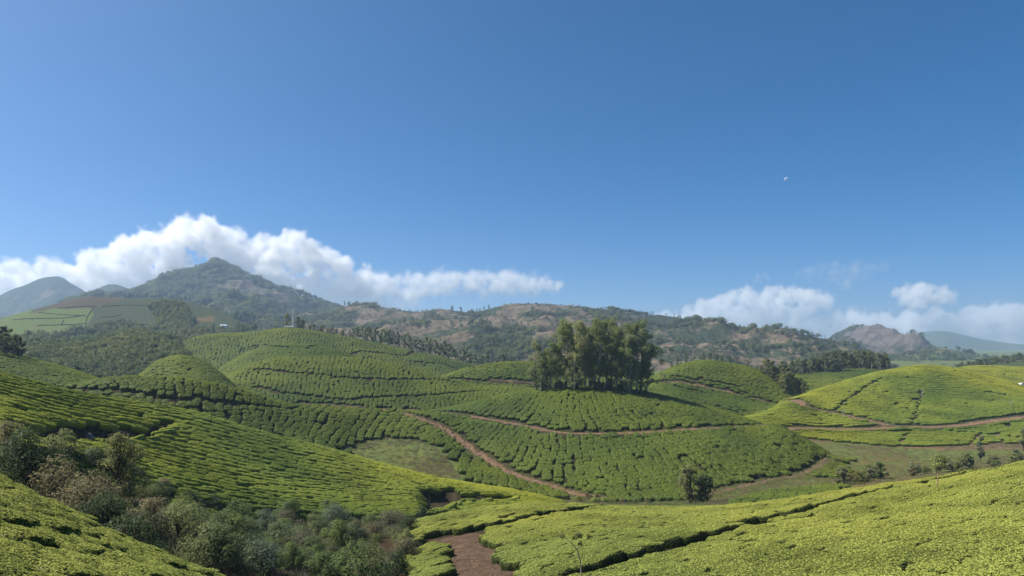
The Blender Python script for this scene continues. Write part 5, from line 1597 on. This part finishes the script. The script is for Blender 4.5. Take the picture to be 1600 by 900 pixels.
def grass(name, label, n, poly, layers, box, seed, size=1.0, dry=0.3, clear=True, ymin=0):
    r = np.random.default_rng(seed)
    X, Y = r.uniform(box[0], box[1], n), r.uniform(box[2], box[3], n)
    u, v = U0 + F * X / Y, VH - F * height(X, Y) / Y
    m = inpoly(poly, u, v) & (hidden_px(X, Y, 0.5) < 6)
    if layers: m &= np.isin(layer_at(X, Y), [LID[q] for q in layers])
    X, Y = X[m], Y[m]
    if clear:
        ok = np.ones(len(X), bool)
        for nm in ROADS:
            L, w = lines[nm]
            D, _ = dist_to(L, X, Y)
            ok &= D > w * 0.42
        X, Y = X[ok], Y[ok]
    k = len(X)
    dn = fbm(X / 14, Y / 14, seed, 3)
    ok = r.uniform(0, 1, k) < np.clip(0.65 + dn * 1.2, 0.12, 1)
    X, Y, dn = X[ok], Y[ok], dn[ok]; k = len(X)
    idx = np.where(r.uniform(0, 1, k) < np.clip(dry - dn * 0.6, 0.02, 0.95), r.integers(3, 5, k), r.integers(0, 3, k))
    s = size * r.uniform(0.5, 1.5, k)
    scatter(name, np.stack([X, Y, height(X, Y) - 0.02], 1), np.column_stack([np.zeros(k), np.zeros(k), r.uniform(0, 6.3, k)]), np.column_stack([s, s, s * r.uniform(.6, 1.3, k)]), idx, TUFT, label, 'grass')
grass('grass', 'short grass in the small bowl between the tea slopes', 16000, GRASS[0], None, (-60, 0, 140, 215), 1, 0.62, 0.12)
grass('grass', 'rough grass of the broad valley floor at right', 26000, [(1150, 688), (1250, 686), (1430, 698), (1640, 690), (1640, 770), (1080, 800)], ['valley', 'right_hill'], (40, 230, 120, 250), 2, 0.7, 0.1)
grass('weeds', 'weeds and dry grass on the bank below the central hill', 9000, [(850, 756), (900, 768), (980, 774), (1080, 770), (1240, 742), (1300, 716), (1330, 740), (1200, 800), (860, 800)], ['valley', 'clump_hill'], (0, 110, 120, 210), 3, 0.8, 0.6)
grass('weeds', 'grass and weeds under the shrubs of the gully', 9000, [(0, 690), (240, 755), (400, 790), (660, 800), (650, 850), (630, 905), (340, 905), (0, 760)], ['gully', 'valley', 'near_left', 'left_hill'], (-45, 0, 30, 110), 4, 0.8, 0.45)
# ragged verges of grass along the roads
r = np.random.default_rng(12)
PV = []
for nm in ROADS:
    L, w = lines[nm]
    T = np.gradient(L, axis=0); T /= np.linalg.norm(T, axis=1)[:, None] + 1e-9
    N = np.stack([-T[:, 1], T[:, 0]], 1)
    for s in (-1, 1):
        for rep in range(5):
            PV.append(L + N * (s * (w * 0.5 + r.uniform(-0.35, 1.0, len(L))))[:, None] + r.normal(0, .4, L.shape))
PV = np.concatenate(PV); k = len(PV)
s = 0.75 * r.uniform(0.4, 1.4, k)
scatter('weeds', np.column_stack([PV, height(PV[:, 0], PV[:, 1])]), np.column_stack([np.zeros(k), np.zeros(k), r.uniform(0, 6.3, k)]), np.column_stack([s, s, s]), np.where(r.uniform(0, 1, k) < .5, r.integers(3, 5, k), r.integers(0, 3, k)), TUFT, 'dry grass and weeds along the verges of the earth roads', 'weeds')

# clods and stones lying on the earth roads
stone_m = plain('road_stone', (0.20, 0.145, 0.105), 0.95, 0.1, 0.35, 5)
ST = []
for q in range(4):
    rr = np.random.default_rng(700 + q)
    v, f = box(-.5, .5, -.5, .5, -.3, .45)
    v = v * rr.uniform(0.55, 1.1, v.shape) 
    ST.append(proto('stone', new_mesh('stone', v, f), [stone_m]))
PS, SS = [], []
for L, w, n in [(Lb, 5.2, 900), (Lp, 1.2, 120), (Lq, 1.5, 160)] + [(lines[nm][0], lines[nm][1], 500) for nm in ROADS]:
    i = r.integers(0, len(L), n)
    T = np.gradient(L, axis=0); T /= np.linalg.norm(T, axis=1)[:, None] + 1e-9
    N = np.stack([-T[:, 1], T[:, 0]], 1)
    PS.append(L[i] + N[i] * r.uniform(-.5, .5, n)[:, None] * w + r.normal(0, .25, (n, 2)))
    SS.append((0.07 if L[:, 1].max() < 120 else 0.2) * r.uniform(0.4, 1.0, n) ** 2 * 2.2)
PS, SS = np.concatenate(PS), np.concatenate(SS); k = len(PS)
scatter('stones', np.column_stack([PS, height(PS[:, 0], PS[:, 1]) + 0.06]), np.column_stack([r.normal(0, .3, k), r.normal(0, .3, k), r.uniform(0, 6.3, k)]), np.column_stack([SS, SS, SS * .7]), r.integers(0, 4, k), ST, 'small stones and clods scattered on the earth roads', 'stones')
